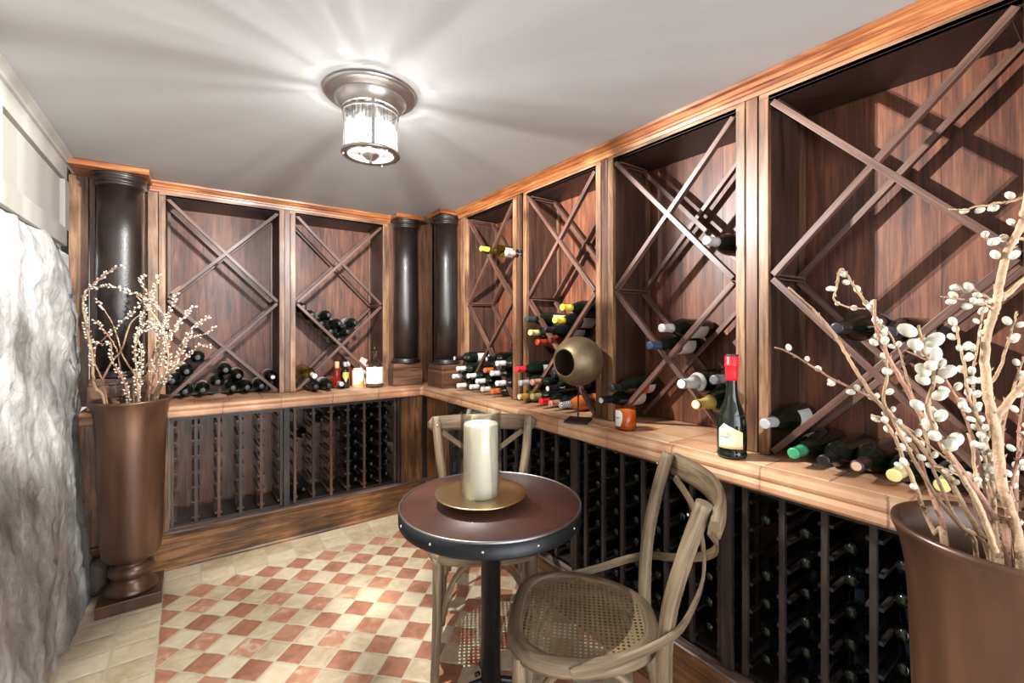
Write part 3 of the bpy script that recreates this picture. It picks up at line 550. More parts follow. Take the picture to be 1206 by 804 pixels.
BACK_BOTTLES=[
((-0.093, 3.225, 0.999), 'lowest left bottle above the diagonal bar behind the urn branches'),
((-0.025, 3.225, 1.049), 'middle bottle of the three above the diagonal bar behind the urn branches'),
((0.028, 3.225, 1.13), 'upper bottle of the three above the diagonal bar behind the urn branches'),
((-0.032, 3.225, 0.933), 'leftmost bottle of the bottom row in the left rack'),
((0.053, 3.225, 0.935), 'second bottle from the left in the bottom row of the left rack'),
((0.127, 3.225, 0.978), 'left bottle of the middle row in the left rack pile'),
((0.168, 3.225, 1.048), 'topmost bottle of the pile in the left rack triangle'),
((0.234, 3.225, 1.008), 'right bottle of the middle row in the left rack pile'),
((0.207, 3.225, 0.937), 'third bottle from the left in the bottom row of the left rack'),
((0.281, 3.225, 0.934), 'fourth bottle from the left in the bottom row of the left rack'),
((0.36, 3.225, 0.937), 'last bottle on the right in the bottom row of the left rack'),
((0.422, 3.225, 0.991), 'pale-labelled bottle squeezed beside the post above the diagonal bar'),
((0.608, 3.225, 1.441), 'leftmost bottle of the top row in the V of the second rack'),
((0.658, 3.225, 1.394), 'second bottle of the top row in the V of the second rack'),
((0.766, 3.225, 1.393), 'raised bottle at the centre top of the V in the second rack'),
((0.717, 3.225, 1.335), 'left bottle of the second row in the V of the second rack'),
((0.839, 3.225, 1.335), 'middle bottle of the second row in the V of the second rack'),
((0.946, 3.225, 1.342), 'rightmost bottle of the top row in the V of the second rack'),
((0.777, 3.225, 1.28), 'left bottle of the third row in the V of the second rack'),
((0.893, 3.225, 1.279), 'right bottle of the third row in the V of the second rack'),
((0.836, 3.225, 1.221), 'lowest bottle at the bottom of the V in the second rack'),
]
# ------------------------------------------------------------------ shell
def slab(name, c, s, mat):
    o = MB().box(c, s).build(name, mat); o['kind'] = 'structure'; return o
slab('floor', (.6, 1.1, -.05), (3.0, 5.4, .1), M['floor'])
slab('ceiling', (.6, 1.1, CEIL+.05), (3.0, 5.4, .1), M['ceiling'])
slab('wall_back', (.6, 3.62, CEIL/2), (3.0, .1, CEIL), M['plaster'])
slab('wall_right', (1.86, 1.1, CEIL/2), (.1, 5.0, CEIL), M['plaster'])
# rough stone lower part of the left wall
def rock():
    mb = MB(); ny, nz = 190, 130; y0, y1, z0, z1 = Y0, 3.20, 0.0, 1.71
    for i in range(ny+1):
        y = y0+(y1-y0)*i/ny
        for j in range(nz+1):
            z = z0+(z1-z0)*j/nz
            p = Vector((0, y, z))
            wz = Vector((0, y*1.0, z*.8))
            big = noise.noise(wz*1.9 + Vector((3, 0, 0)))*.05
            med = noise.noise(wz*5.0 + Vector((7, 1, 2)))*.015 + noise.noise(wz*10+Vector((2, 5, 5)))*.012
            cell = noise.voronoi(wz*6.0 + Vector((noise.noise(wz*4)*.5, noise.noise(wz*4+Vector((9, 0, 0)))*.5, 0)))[0]
            rid = max(0, .14-(cell[1]-cell[0]))*.05
            fin = noise.fractal(p*15, .7, 2.3, 5)*.0065 - max(0, noise.noise(p*19)-.35)*.02
            base = -.418 - .085*(z/1.71)**1.4
            top = -.03*max(0, (z-1.55)/.16)**2
            edge = -.03*max(0, (y-2.98)/.2)**2
            x = base + big*.7 + med - rid + fin + top + edge + .012
            mb.v.append(Vector((min(x, -.395), y, z)))
    for i in range(ny):
        for j in range(nz):
            a = i*(nz+1)+j
            mb.face([a, a+1, a+nz+2, a+nz+1], None, 0, True)
    # body of the wall behind
    mb.box((-.62, (y0+y1)/2, .855), (.12, y1-y0, 1.71))
    mb.box((-.62, (y0+3.6)/2, 1.92), (.12, 3.6-y0, .42))
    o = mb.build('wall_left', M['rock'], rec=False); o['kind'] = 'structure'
rock()
# a broken stone lump at the foot of the stone wall
mb = MB()
def lump(mb, c, s, seed, segs=14, rings=9):
    b = len(mb.v)
    for i in range(rings+1):
        th = PI*i/rings
        for k in range(segs):
            ph = 2*PI*k/segs; d = Vector((math.sin(th)*math.cos(ph), math.sin(th)*math.sin(ph), math.cos(th)))
            q = Vector([math.copysign(abs(t)**.6, t) for t in d])
            r = 1+.18*noise.noise(d*2+Vector((seed, 0, 0)))
            mb.v.append(Vector((c[0]+q.x*s[0]*r, c[1]+q.y*s[1]*r, max(0, c[2]+q.z*s[2]*r))))
    for i in range(rings):
        for k in range(segs):
            k2 = (k+1) % segs; mb.face([b+i*segs+k, b+(i+1)*segs+k, b+(i+1)*segs+k2, b+i*segs+k2], None, 0, True)
lump(mb, (-.375, 2.965, .085), (.035, .05, .085), 4)
tag(mb.build('stone_block', M['darkstone'], origin=(-.375, 2.965, 0)), 'small rough stone lump between the stone wall and the far urn', 'stone')
# cream panelling above it
pl = MB()
pl.box((LX-.022, 1.0, 1.917), (.012, 4.1, .39))
for zc, h in ((2.072, .10), (1.745, .085)): pl.box((LX-.008, 1.0, zc), (.022, 4.1, h))
for yc, w in ((3.06, .09), (2.08, .12), (1.0, .12), (-.05, .12)): pl.box((LX-.0085, yc, 1.905), (.021, w, .24))
o = pl.build('trim_1', M['cream'], bevel=.002); o['kind'] = 'structure'
cr = MB().extrude([(0, 2.095), (.012, 2.1), (.016, 2.108), (.030, 2.122), (.034, CEIL), (0, CEIL)], [lambda d, z, y=y: (LX+d, y, z) for y in (-1.2, 3.19)])
o = cr.build('trim_2', M['cream']); o['kind'] = 'structure'

# ------------------------------------------------------------------ crown mouldings, boards
crown_prof = [(-.012, 2.072), (.004, 2.072), (.006, 2.085), (.011, 2.088), (.012, 2.096), (.017, 2.100), (.024, 2.112), (.032, 2.118), (.034, CEIL-.001), (-.012, CEIL-.001)]
# back wall: out is -y; right wall: out is -x
def back_run(name, x0, x1, prof, yf, mat, **k):
    o = MB().extrude(prof, [lambda d, z, x=x: (x, yf-d, z) for x in (x0, x1)]).build(name, mat, **k); o['kind'] = 'structure'; return o
def right_run(name, y0, y1, prof, xf, mat, **k):
    o = MB().extrude(prof, [lambda d, z, y=y: (xf-d, y, z) for y in (y1, y0)]).build(name, mat, **k); o['kind'] = 'structure'; return o
back_run('trim_3', -.19, 1.19, crown_prof, RY, M['crown'])
right_run('trim_4', Y0+.02, 2.79, crown_prof, RX, M['crown'])

# ------------------------------------------------------------------ upper rack bays
def bay(W, D, loc, rotz, label, stile_l=.03, stile_r=.03, post=.035, panel='panel', cut=False):
    """local frame: x along the wall from the left side of the opening, y into the wall, z up"""
    t = thing('wine_rack', label, 'wine rack', loc, rotz, 'diamond wine racks along the walls')
    zb, zt = CT+.004, 2.048; H = zt-zb
    b = MB(); nb = 3
    for k in range(nb): b.box((W*(k+.5)/nb, D+.006, (zb+zt)/2), (W/nb-.0008, .010, H))
    b.build('back_panel', M[panel], t)
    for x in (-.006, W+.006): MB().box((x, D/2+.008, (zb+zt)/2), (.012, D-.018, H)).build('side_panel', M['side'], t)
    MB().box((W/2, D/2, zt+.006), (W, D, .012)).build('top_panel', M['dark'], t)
    r_ = MB().box((W/2, .009, zt+.012), (W+stile_l+stile_r, .018, .024)); r_.build('top_rail', M['stile'], t, bevel=.0012)
    MB().box((-stile_l/2, .008, (zb+zt)/2), (stile_l, .02, H)).build('stile', M['stile'], t, bevel=.0015)
    MB().box((W+stile_r/2, .008, (zb+zt)/2), (stile_r, .02, H)).build('stile', M['stile'], t, bevel=.0015)
    if post: MB().box((W+stile_r+post/2, .012, (zb+zt+.024)/2), (post-.004, .018, H+.024)).build('centre_post', M['frame'], t, bevel=.001)
    # rear corner strips
    for x in (.008, W-.008): MB().box((x, D-.012, (zb+zt)/2), (.016, .018, H-.01)).build('corner_strip', M['frame'], t, bevel=.001)
    # lattice: two stacked X frames, front and rear
    w = .019; zm = (zb+zt)/2; e = .012
    for yy in (.010, D-.045):
        for (a, c) in (((e, zt-e), (W-e, zm+e*.6)), ((W-e, zt-e), (e, zm+e*.6)), ((e, zm-e*.6), (W-e, zb+e)), ((W-e, zm-e*.6), (e, zb+e))):
            off = .0 if a[0] < c[0] else .0015
            up = Vector((0, 1, 0))
            dx, dz = c[0]-a[0], c[1]-a[1]; ln = math.hypot(dx, dz)
            m_ = MB().bar((a[0], yy+off, a[1]), (c[0], yy+off, c[1]), w, .022, up)
            m_.build('lattice_bar', M['lattice'], t, bevel=.0012)
    # ties joining front and rear frames at the corners
    for (x, z) in ((e+.004, zm), (W-e-.004, zm), (e+.002, zt-.014), (W-e-.002, zt-.014)):
        MB().box((x, D/2-.01, z+.006), (.024, D-.06, .008)).box((x, D/2-.01, z-.006), (.018, D-.06, .006)).build('tie', M['lattice'], t, bevel=.0008)
    return t
DB, DR = .30, .245
tA = bay(.580, DB, (-.122, RY, 0), 0, 'diamond wine rack on the back wall nearest the stone wall')
MB().box((.050, -.012, 1.520), (.062, .030, .020), Matrix.Rotation(-.78, 3, 'Y')).build('lattice_end', M['stile'], tA, bevel=.001)['label'] = 'pale sawn end of a lattice bar'
bay(.584, DB, (.553, RY, 0), 0, 'diamond wine rack on the back wall beside the corner columns', post=0, stile_r=.044)
R90 = -PI/2
bay(.538, DR, (RX, 2.676, 0), R90, 'diamond wine rack farthest along the right wall, next to the column')
bay(.533, DR, (RX, 2.007, 0), R90, 'diamond wine rack behind the round bronze ornament', post=.040)
bay(.556, DR, (RX, 1.370, 0), R90, 'diamond wine rack behind the standing red-capped bottle', post=.042)
tF = bay(.552, DR, (RX, .707, 0), R90, 'nearest diamond wine rack, behind the tall willow branches')

bay(.556, DR, (RX, .060, 0), R90, 'diamond wine rack at the right edge, beyond the near urn', post=0)

# ------------------------------------------------------------------ board panels beside the columns
def board(name, c, s, mat, label, cat='panel'):
    return tag(MB().box(c, s).build(name, mat, origin=(c[0], c[1], c[2]-s[2]/2), bevel=.0015), label, cat)
zc = (CT+.004+CEIL)/2; zh = CEIL-CT-.006
board('wall_board', (-.482, RY+.012, zc), (.075, .02, zh), M['stile'], 'wide brown board between the stone wall and the left column')
board('wall_board', (-.429, RY+.02, zc), (.022, .02, zh), M['frame'], 'narrow strip just left of the left column')
board('wall_board', (-.31, RY+.04, zc), (.215, .02, zh), M['frame'], 'dark board behind the left column')
board('wall_board', (-.178, RY+.008, zc-.03), (.044, .03, zh-.06), M['stile'], 'coarse grained board between the left column and the first rack')
board('wall_board', (1.36, RY+.03, zc), (.36, .02, zh), M['frame'], 'board behind the corner column on the back wall')
board('wall_board', (RX+.03, 2.98, zc), (.02, .50, zh), M['frame'], 'board behind the corner column on the right wall')
board('wall_board', (RX+.004, 2.732, zc-.03), (.02, .048, zh-.06), M['stile'], 'strip between the corner column and the first right rack')

def column(x, y, R_, px, py, pw, pd, label, abx):
    """px,py centre of plinth, pw,pd its size, abx = block under the ceiling (centre x, y, w, d)"""
    t = thing('column', label, 'column', (x, y, CT), 0, 'dark round wooden columns')
    p = MB(); dx, dy = px-x, py-y
    p.box((dx, dy, .0655), (pw, pd, .125)); p.box((dx, dy, .146), (pw-.012, pd-.012, .034))
    p.build('plinth', M['frame'], t, bevel=.003)
    MB().lathe([(R_+.012, .163), (R_+.018, .170), (R_+.016, .180), (R_+.007, .186), (R_+.010, .192), (R_+.002, .200)], 40).build('base_ring', M['column'], t)
    MB().lathe([(R_, .198), (R_+.001, .5), (R_-.002, .9), (R_-.004, 1.155)], 48).build('shaft', M['column'], t)
    MB().lathe([(R_-.004, 1.150), (R_+.004, 1.156), (R_+.006, 1.164), (R_-.001, 1.170), (R_+.002, 1.178), (R_+.012, 1.186), (R_+.014, 1.194), (R_+.006, 1.198), (R_+.018, 1.206), (R_+.020, 1.213)], 40).build('capital', M['column'], t)
    bx, by, bw, bd = abx
    MB().box((bx-x, by-y, 1.2285), (bw, bd, .031)).build('top_block', M['crown'], t, bevel=.003)
    return t
column(-.308, 3.13, .097, -.308, 3.13, .235, .20, 'round dark column by the stone wall, behind the far urn', (-.335, 3.115, .31, .24))
column(1.300, 3.19, .090, 1.285, 3.185, .225, .165, 'left one of the two round columns in the corner', (1.295, 3.175, .215, .19))
column(1.492, 2.905, .083, 1.485, 2.905, .17, .235, 'right one of the two round columns in the corner', (1.485, 2.905, .19, .22))

# ------------------------------------------------------------------ counter: one L shaped tiled worktop
lip = [(.020, .820), (.006, .820), (.000, .828), (.000, .842), (.004, .850), (.009, .854), (.005, .860), (.003, .868), (.006, .878), (.014, .8835), (.026, .885), (.054, .885), (.056, .881), (.056, .820)]
top = [(.0575, .822), (.0575, .882), (.062, .887), (.070, .888), (.50, .888), (.50, .822)]
YE = Y0+.05
def Lframes(lastx):
    # along the back wall from the left to the mitre, then along the right wall towards the viewer
    return [lambda d, z: (-.452, EY+d, z), lambda d, z: (EX+d, EY+d, z), lambda d, z: (EX+d, YE, z)]
ct = thing('countertop', 'terracotta tiled counter running along both walls', 'counter', (EX, EY, .82))
MB().extrude(lip, Lframes(0)).build('edge_tiles', M['clip'], ct, origin=(EX, EY, .82))
# top tiles, limited depth so they end at the walls
tp = MB()
prof_b = [(.0575, .822), (.0575, .8815), (.0615, .8855), (.066, .886), (.46, .886), (.46, .822)]
tp.extrude(prof_b, Lframes(0)); tp.build('top_tiles', M['ctop'], ct, origin=(EX, EY, .82))

# ------------------------------------------------------------------ toe boards
toe = [(-.02, 0), (.010, 0), (.010, .010), (.006, .016), (.004, .018), (.000, .020), (.000, .168), (.003, .176), (.008, .180), (.009, .190), (.012, .194), (.012, .204), (-.035, .204), (-.035, .0)]
o = MB().extrude(toe, [lambda d, z: (-.50, BY-d, z), lambda d, z: (BX-d, BY-d, z), lambda d, z: (BX-d, YE, z)]).build('baseboard_back', M['base']); o['kind'] = 'structure'

cap = [(.016, .197), (.016, .205), (.012, .208), (-.03, .208), (-.03, .197)]
o = MB().extrude(cap, [lambda d, z: (-.12, BY-d, z), lambda d, z: (BX-d, BY-d, z), lambda d, z: (BX-d, YE, z)]).build('baseboard_right', M['ledge']); o['kind'] = 'structure'

# ------------------------------------------------------------------ lower racks
def lower(W, loc, rotz, label, n=6, tail=.033, first=.012, backmat='frame'):
    t = thing('lower_rack', label, 'bottle rack', loc, rotz, 'slatted bottle racks under the counter')
    z0, z1 = .206, .818; D = .30
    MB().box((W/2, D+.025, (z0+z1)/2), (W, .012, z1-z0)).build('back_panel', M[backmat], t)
    MB().box((W/2, .01, z1-.012), (W, .02, .024)).build('top_rail', M['ebony'], t)
    MB().box((W/2, D/2, z0+.006), (W, D-.03, .012)).build('bottom_shelf', M['ebony'], t)
    MB().box((W-tail/2, -.004, (z0+z1)/2), (tail, .022, z1-z0)).build('post', M['ebony'], t, bevel=.001)
    pitch = (W-tail-first*2)/(n-1)
    for k in range(n):
        x = first+pitch*k
        s_ = MB().box((x, .004, (z0+z1)/2), (.0155, .016, z1-z0-.02)); so = s_.build('slat', M['lattice'] if (k % 2 == 0 and backmat != 'dark') else M['ebony'], t, bevel=.0008)
        s2 = MB().box((x, D-.05, (z0+z1)/2), (.014, .014, z1-z0-.02)); s2.build('rear_slat', M['ebony'], t)
        c = MB()
        for j in range(7):
            z = z0+.040+j*.0855
            for sx in (-1, 1):
                if (k == 0 and sx < 0) or (k == n-1 and sx > 0): continue
                c.box((x+sx*.013, D/2-.02, z), (.0105, D-.055, .010))
        c.build('cleats', M['lattice'] if backmat != 'dark' else M['ebony'], so)
    return t, pitch, first
mods = []
mods.append((lower(.592, (-.100, BY+.028, 0), 0, 'slatted bottle rack under the counter, beside the far urn'), (-.100, BY+.028), 0, .0))
mods.append((lower(.69, (.512, BY+.028, 0), 0, 'slatted bottle rack under the counter, left of the corner board', n=7, tail=.02), (.512, BY+.028), 0, .6))
ys = [2.70, 2.065, 1.435, .735, .10]
wd = [.60, .60, .675, .60, .64]
nm = ['slatted bottle rack under the right counter nearest the corner', 'slatted bottle rack behind the chair at the far side of the table', 'slatted bottle rack under the counter between the table and the cane chair',
      'slatted bottle rack under the counter behind the near urn', 'slatted bottle rack beyond the near urn']
for y, w_, n_ in zip(ys, wd, nm):
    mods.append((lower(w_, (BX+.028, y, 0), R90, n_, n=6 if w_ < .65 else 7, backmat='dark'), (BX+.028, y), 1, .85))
def panel_board(c, s, label):
    return tag(MB().box(c, s).build('support_panel', M['base'], origin=(c[0], c[1], c[2]-s[2]/2), bevel=.002), label, 'panel')
panel_board((-.31, BY+.02, .512), (.41, .03, .612), 'plain brown panel under the counter behind the far urn')
panel_board((1.288, BY+.012, .512), (.160, .025, .612), 'plain brown panel under the back counter at the corner')
panel_board((BX+.014, 2.855, .512), (.025, .30, .612), 'plain brown panel under the right counter at the corner')

# ------------------------------------------------------------------ bottles
SH = {
 'bord': [(0, .004), (.030, .0), (.0365, .004), (.0375, .010), (.0375, .188), (.0362, .200), (.030, .214), (.021, .226), (.0160, .236), (.0150, .246), (.0145, .288), (.0158, .290), (.0158, .296), (.0135, .2975), (.0, .2975)],
 'burg': [(0, .004), (.033, .0), (.0395, .004), (.0405, .010), (.0405, .150), (.0380, .172), (.032, .194), (.025, .212), (.0185, .230), (.0155, .246), (.0148, .288), (.0160, .290), (.0160, .296), (.0135, .2975), (.0, .2975)],
 'champ': [(0, .004), (.034, .0), (.0415, .005), (.0430, .014), (.0430, .150), (.0410, .172), (.034, .198), (.026, .220), (.0195, .240), (.0165, .258), (.0160, .288), (.0185, .291), (.0185, .300), (.012, .303), (.0, .303)]}
cache = {}
def mesh_of(key, mb, mats):
    if key not in cache:
        o = mb.build('tmp', mats); cache[key] = o.data; bpy.data.objects.remove(o)
    return cache[key]
def neck_r(shape, z):
    P = SH[shape]
    for (r0, z0), (r1, z1) in zip(P[3:], P[4:]):
        if z0 <= z <= z1 and z1 > z0: return r0+(r1-r0)*(z-z0)/(z1-z0)
    return .015
def put(name, me, parent):
    o = bpy.data.objects.new(name, me); COL.objects.link(o); o.parent = parent; return o
def bottle(end, direction, cap, lab, glass, shape, label, group, roll=0.0):
    d = Vector(direction).normalized(); ln = SH[shape][-1][1]
    q = Vector((0, 0, 1)).rotation_difference(d)
    t = thing('wine_bottle', label, 'wine bottle', Vector(end)-d*(ln+.001), 0, group)
    t.rotation_mode = 'QUATERNION'; t.rotation_quaternion = q @ Quaternion((0, 0, 1), roll)
    put('glass_body', mesh_of(('b', shape, glass), MB().lathe(SH[shape], 28), M['g_'+glass]), t)
    z0 = .236 if shape != 'champ' else .215
    zs = [z0, .25, .27, ln-.009, ln-.008, ln-.002]
    prof = [(neck_r(shape, z)+.0006, z) for z in zs] + [(.0145 if shape != 'champ' else .0165, ln+.0006), (.012, ln+.001), (.0, ln+.001)]
    endm = CAPM[cap]
    if cap == 'cork': endm = ENDM['cork']
    if cap in ('dark', 'gold') and ('pale' in label or 'gold' in label): endm = ENDM['pale']
    mats = [0]*6+[0, 1]
    put('capsule', mesh_of(('c', shape, cap, endm.name), MB().lathe(prof, 24, mats=mats), [CAPM[cap], endm]), t)
    if cap == 'chrome':
        put('collar', mesh_of(('col',), MB().lathe([(.0272, .218), (.0345, .200), (.036, .196), (.034, .190)][::-1], 28, closed=True), LABM['white']), t)
    if lab != 'none':
        R_ = SH[shape][3][0]+.0005; z1 = .045; z2 = .135; seg = 22; a0, a1 = -2.0, 2.0
        lb = MB(); b = 0
        for i in range(seg+1):
            a = a0+(a1-a0)*i/seg
            for z in (z1, .090, z2): lb.v.append(Vector((R_*math.cos(a), R_*math.sin(a), z)))
        two = lab == 'redwhite'
        for i in range(seg):
            lb.face([i*3, i*3+3, i*3+4, i*3+1], None, 0, True); lb.face([i*3+1, i*3+4, i*3+5, i*3+2], None, 1 if two else 0, True)
        ms = [LABM['white'], CAPM['red']] if two else LABM[lab if lab in LABM else 'white']
        put('paper_label', mesh_of(('l', shape, lab), lb, ms), t)
    return t

# settle each pile so that neighbouring bottles touch instead of overlapping
def settle(P, rr, zmin, iters=60):
    P = [list(p) for p in P]
    for _ in range(iters):
        for i in range(len(P)):
            for j in range(i):
                dx, dz = P[i][0]-P[j][0], P[i][1]-P[j][1]; dd = math.hypot(dx, dz); need = rr[i]+rr[j]
                if 1e-6 < dd < need:
                    k = (need-dd)/dd*.25; P[i][0] += dx*k; P[i][1] += dz*k; P[j][0] -= dx*k; P[j][1] -= dz*k
            P[i][1] = max(P[i][1], zmin[i])
    return P
RAD = {'bord': .0378, 'burg': .0408, 'champ': .0433}
src = [list(b) for b in RIGHT_BOTTLES]
for b in src:
    if b[0][1] > 2.62 and b[0][2] < 1.2:    # the corner pile leans out past its rack
        b[0] = (1.42, b[0][1]-.055, b[0][2])
rr = [RAD[b[4]] for b in src]
P = settle([(b[0][1], b[0][2]) for b in src], rr, [CT+.003+r for r in rr])
for b, (y, z) in zip(src, P):
    x = b[0][0]
    bottle((x, y, z), (-1, rnd.uniform(-.02, .02), rnd.uniform(-.012, .012)), b[1], b[2], b[3], b[4], b[5], 'wine bottles in the right wall racks', roll=PI+rnd.uniform(-.4, .4))
PB = settle([(b[0][0], b[0][2]) for b in BACK_BOTTLES], [.0378]*len(BACK_BOTTLES), [CT+.042]*len(BACK_BOTTLES))
for b, (x, z) in zip(BACK_BOTTLES, PB):
    bottle((x, 3.225, z), (rnd.uniform(-.02, .02), -1, 0), 'dark', 'white', 'dk', 'bord', b[1], 'dark wine bottles in the back wall racks', roll=rnd.uniform(-.4, .4)+PI/2)
# bottles lying on the back counter under the second rack
bottle((.655, 3.135, .990), (.10, -1, -.10), 'white', 'none', 'clear', 'bord', 'yellow-green bottle with a white cap lying on the diagonal bar', 'wine bottles in the back wall racks', PI/2)
bottle((.650, 3.07, .927), (-.05, -1, 0), 'dark', 'white', 'dk', 'bord', 'left one of two dark bottles lying on the back counter', 'wine bottles on the back counter', PI/2)
bottle((.733, 3.08, .927), (-.02, -1, 0), 'dark', 'white', 'dk', 'bord', 'right one of two dark bottles, next to the red one on the back counter', 'wine bottles on the back counter', PI/2)
bottle((.822, 3.13, .927), (.04, -1, 0), 'silver', 'none', 'rose', 'bord', 'red wine bottle with a silver cap lying on the back counter', 'wine bottles on the back counter', PI/2)

# bottles in the lower racks: seven tiers, shared mesh
lowme = mesh_of(('low',), MB().lathe([(0, .003), (.0335, 0), (.0355, .006), (.0355, .185), (.030, .208), (.018, .228), (.0140, .24), (.0140, .272), (.0152, .274), (.0152, .284), (0, .285)], 14, mats=[0]*5+[1]*5), [M['g_rack'], M['g_dk']])
lowg = mesh_of(('lowg',), MB().lathe([(0, .003), (.0335, 0), (.0355, .006), (.0355, .185), (.030, .208), (.018, .228), (.0140, .24), (.0140, .272), (.0152, .274), (.0152, .284), (0, .285)], 14, mats=[0]*5+[1]*5), [M['g_rack'], CAPM['green2']])
green_done = 0
for (res, (ox, oy), side, fill) in mods:
    t, pitch, first = res
    n = len([c for c in t.children if c.name.split('.')[0] == 'slat'])
    if fill == 0 or oy < .3 and side: continue
    for c in range(n-1):
        for r in range(7):
            if rnd.random() > (fill if side else (.95 if c >= 3 else .25)): continue
            lx = first+pitch*(c+.5); z = .206+.040+.006+r*.0855+.0325
            if z > .80: continue
            if not side:
                o = bpy.data.objects.new('stored_bottle', lowme); o.location = (ox+lx, oy+.012+.285-.01, z); o.rotation_euler = (PI/2, 0, 0)
                lab, g = 'dark wine bottle lying in the slatted rack under the back counter', 'stored bottles under the back counter'
            else:
                gr = (abs(oy-1.435) < .01 and r == 6 and c in (0, 1))
                o = bpy.data.objects.new('stored_bottle', lowg if gr else lowme); o.location = (ox+.012+.285+.005, oy-lx, z); o.rotation_euler = (0, -PI/2, 0)
                lab, g = ('green-capped bottle in the top row of the lower rack right of the table', 'green-capped stored bottles') if gr else ('dark wine bottle lying in the slatted racks under the right counter', 'stored bottles under the right counter')
            COL.objects.link(o); tag(o, lab, 'wine bottle', g)

# ------------------------------------------------------------------ standing bottles and jars
def curved_text(txt, size, R_, zc, parent, mat, name='lettering', ang=0):
    cu = bpy.data.curves.new('txt', 'FONT'); cu.body = txt; cu.size = size; cu.align_x = 'CENTER'; cu.extrude = 0
    ob = bpy.data.objects.new('txt', cu); COL.objects.link(ob)
    dg = bpy.context.evaluated_depsgraph_get(); dg.update()
    me = bpy.data.meshes.new_from_object(ob.evaluated_get(dg)); bpy.data.objects.remove(ob)
    for v in me.vertices:
        a = ang+v.co.x/R_; v.co = Vector((R_*math.cos(a), R_*math.sin(a), zc+v.co.y))
    me.materials.clear(); me.materials.append(mat)
    o = bpy.data.objects.new(name, me); COL.objects.link(o); o.parent = parent; return o
def patch(R_, a0, a1, zlo, zhi, seg=20):
    """curved paper patch; zhi is a function of 0..1"""
    mb = MB()
    for i in range(seg+1):
        u = i/seg; a = a0+(a1-a0)*u
        mb.v.append(Vector((R_*math.cos(a), R_*math.sin(a), zlo(u)))); mb.v.append(Vector((R_*math.cos(a), R_*math.sin(a), zhi(u))))
    for i in range(seg): mb.face([2*i, 2*i+2, 2*i+3, 2*i+1], None, 0, True)
    return mb
face = math.atan2(-.77, -1.40)   # towards the viewer
sb = thing('standing_bottle', 'upright dark bottle with bright red neck foil and cream label on the counter', 'wine bottle', (1.425, .772, CT+.002), 0)
MB().lathe([(0, .006), (.036, 0), (.0435, .003), (.0455, .010), (.0440, .018), (.0425, .022), (.0445, .030), (.0450, .060), (.0445, .105), (.041, .130), (.033, .155), (.025, .175), (.0195, .195), (.0170, .215), (.0155, .250), (.0155, .318), (0, .318)], 40).build('glass_body', M['g_dk'], sb)
MB().lathe([(.0165, .246), (.0185, .248), (.0195, .270), (.0205, .290), (.0225, .292), (.0225, .298), (.0210, .300), (.0210, .322), (.0195, .324)], 32).build('neck_foil', CAPM['redstand'], sb)
MB().lathe([(.0, .323), (.0195, .323), (.0195, .330), (.0, .331)], 28).build('stopper', plain('dark_stopper', (.03, .025, .025), .5), sb)
ring = MB()
for k in range(26):
    a = 2*PI*k/26; ring.lathe([(0, -.003), (.0032, 0), (0, .003)], 6, center=(.0385*math.cos(a), .0385*math.sin(a), .136+.002*(k % 2)))
ring.build('embossed_band', M['g_dk'], sb)
lbm = patch(.0456, face-.95, face+.75, lambda u: .034, lambda u: .092+(.022*u/.25 if u < .25 else .022*(1-(u-.25)/.75)) - .006*u, 24).build('paper_label', LABM['cream'], sb)
patch(.0459, face-.95, face+.75, lambda u: .035, lambda u: .041, 24).build('gold_band', CAPM['gold'], sb)
ink = plain('label_ink', (.10, .08, .05), .6)
curved_text('UNSEL', .0135, .0459, .076, lbm, ink, ang=face-.42)
patch(.0459, face-.78, face-.12, lambda u: .0685, lambda u: .0712).build('printed_rule', ink, lbm)
patch(.0459, face-.78, face-.40, lambda u: .0915, lambda u: .0935).build('printed_rule', CAPM['gold'], lbm)

vc = thing('amber_candle', 'amber glass jar candle with white label on the counter edge', 'candle', (1.452, 1.232, CT+.002))
MB().lathe([(.036, 0), (.041, .003), (.043, .010), (.043, .094), (.0405, .094), (.0405, .010), (.036, .006), (0, .006)], 36, closed=True).build('glass_jar', M['amberglass'], vc)
MB().lathe([(0, .008), (.040, .008), (.040, .078), (.020, .080), (0, .079)], 30).build('wax', plain('honey_wax', (.74, .36, .13), .5), vc)
f2 = math.atan2(-1.23, -1.45)
vl = patch(.0435, f2-1.25, f2-.30, lambda u: .018 if u < .8 else .018+.03*(u-.8)/.2, lambda u: .082 if u < .8 else .082-.012*(u-.8)/.2).build('paper_label', LABM['white'], vc)
patch(.0438, f2-1.05, f2-.62, lambda u: .050, lambda u: .0535).build('printed_rule', ink, vl)

cb = thing('decanter', 'tall clear bottle with a large white label and dark stopper on the back counter', 'bottle', (1.055, 3.16, CT+.002))
MB().lathe([(0, .004), (.056, 0), (.060, .005), (.060, .150), (.055, .170), (.035, .188), (.016, .198), (.0135, .205), (.0135, .262), (.011, .262), (.011, .205), (.03, .188), (.056, .150), (.056, .012), (0, .012)], 36, closed=True).build('glass_body', M['glass'], cb)
MB().lathe([(0, .258), (.016, .258), (.017, .268), (.017, .284), (.012, .288), (0, .288)], 20).build('stopper', M['iron'], cb)
patch(.0606, -PI/2-1.3-.2, -PI/2+1.3-.2, lambda u: .030, lambda u: .145).build('paper_label', plain('bright_label', (.80, .78, .70), .6), cb)
db = thing('liqueur_bottle', 'small dark bottle with a gold shield label standing on the back counter', 'bottle', (.870, 3.22, CT+.002))
MB().lathe([(0, .003), (.026, 0), (.030, .004), (.030, .118), (.026, .132), (.014, .146), (.0105, .152), (.0105, .175), (0, .175)], 24).build('glass_body', M['g_dk'], db)
MB().lathe([(.0110, .150), (.0125, .151), (.0125, .182), (0, .183)], 18).build('cap', CAPM['silver'], db)
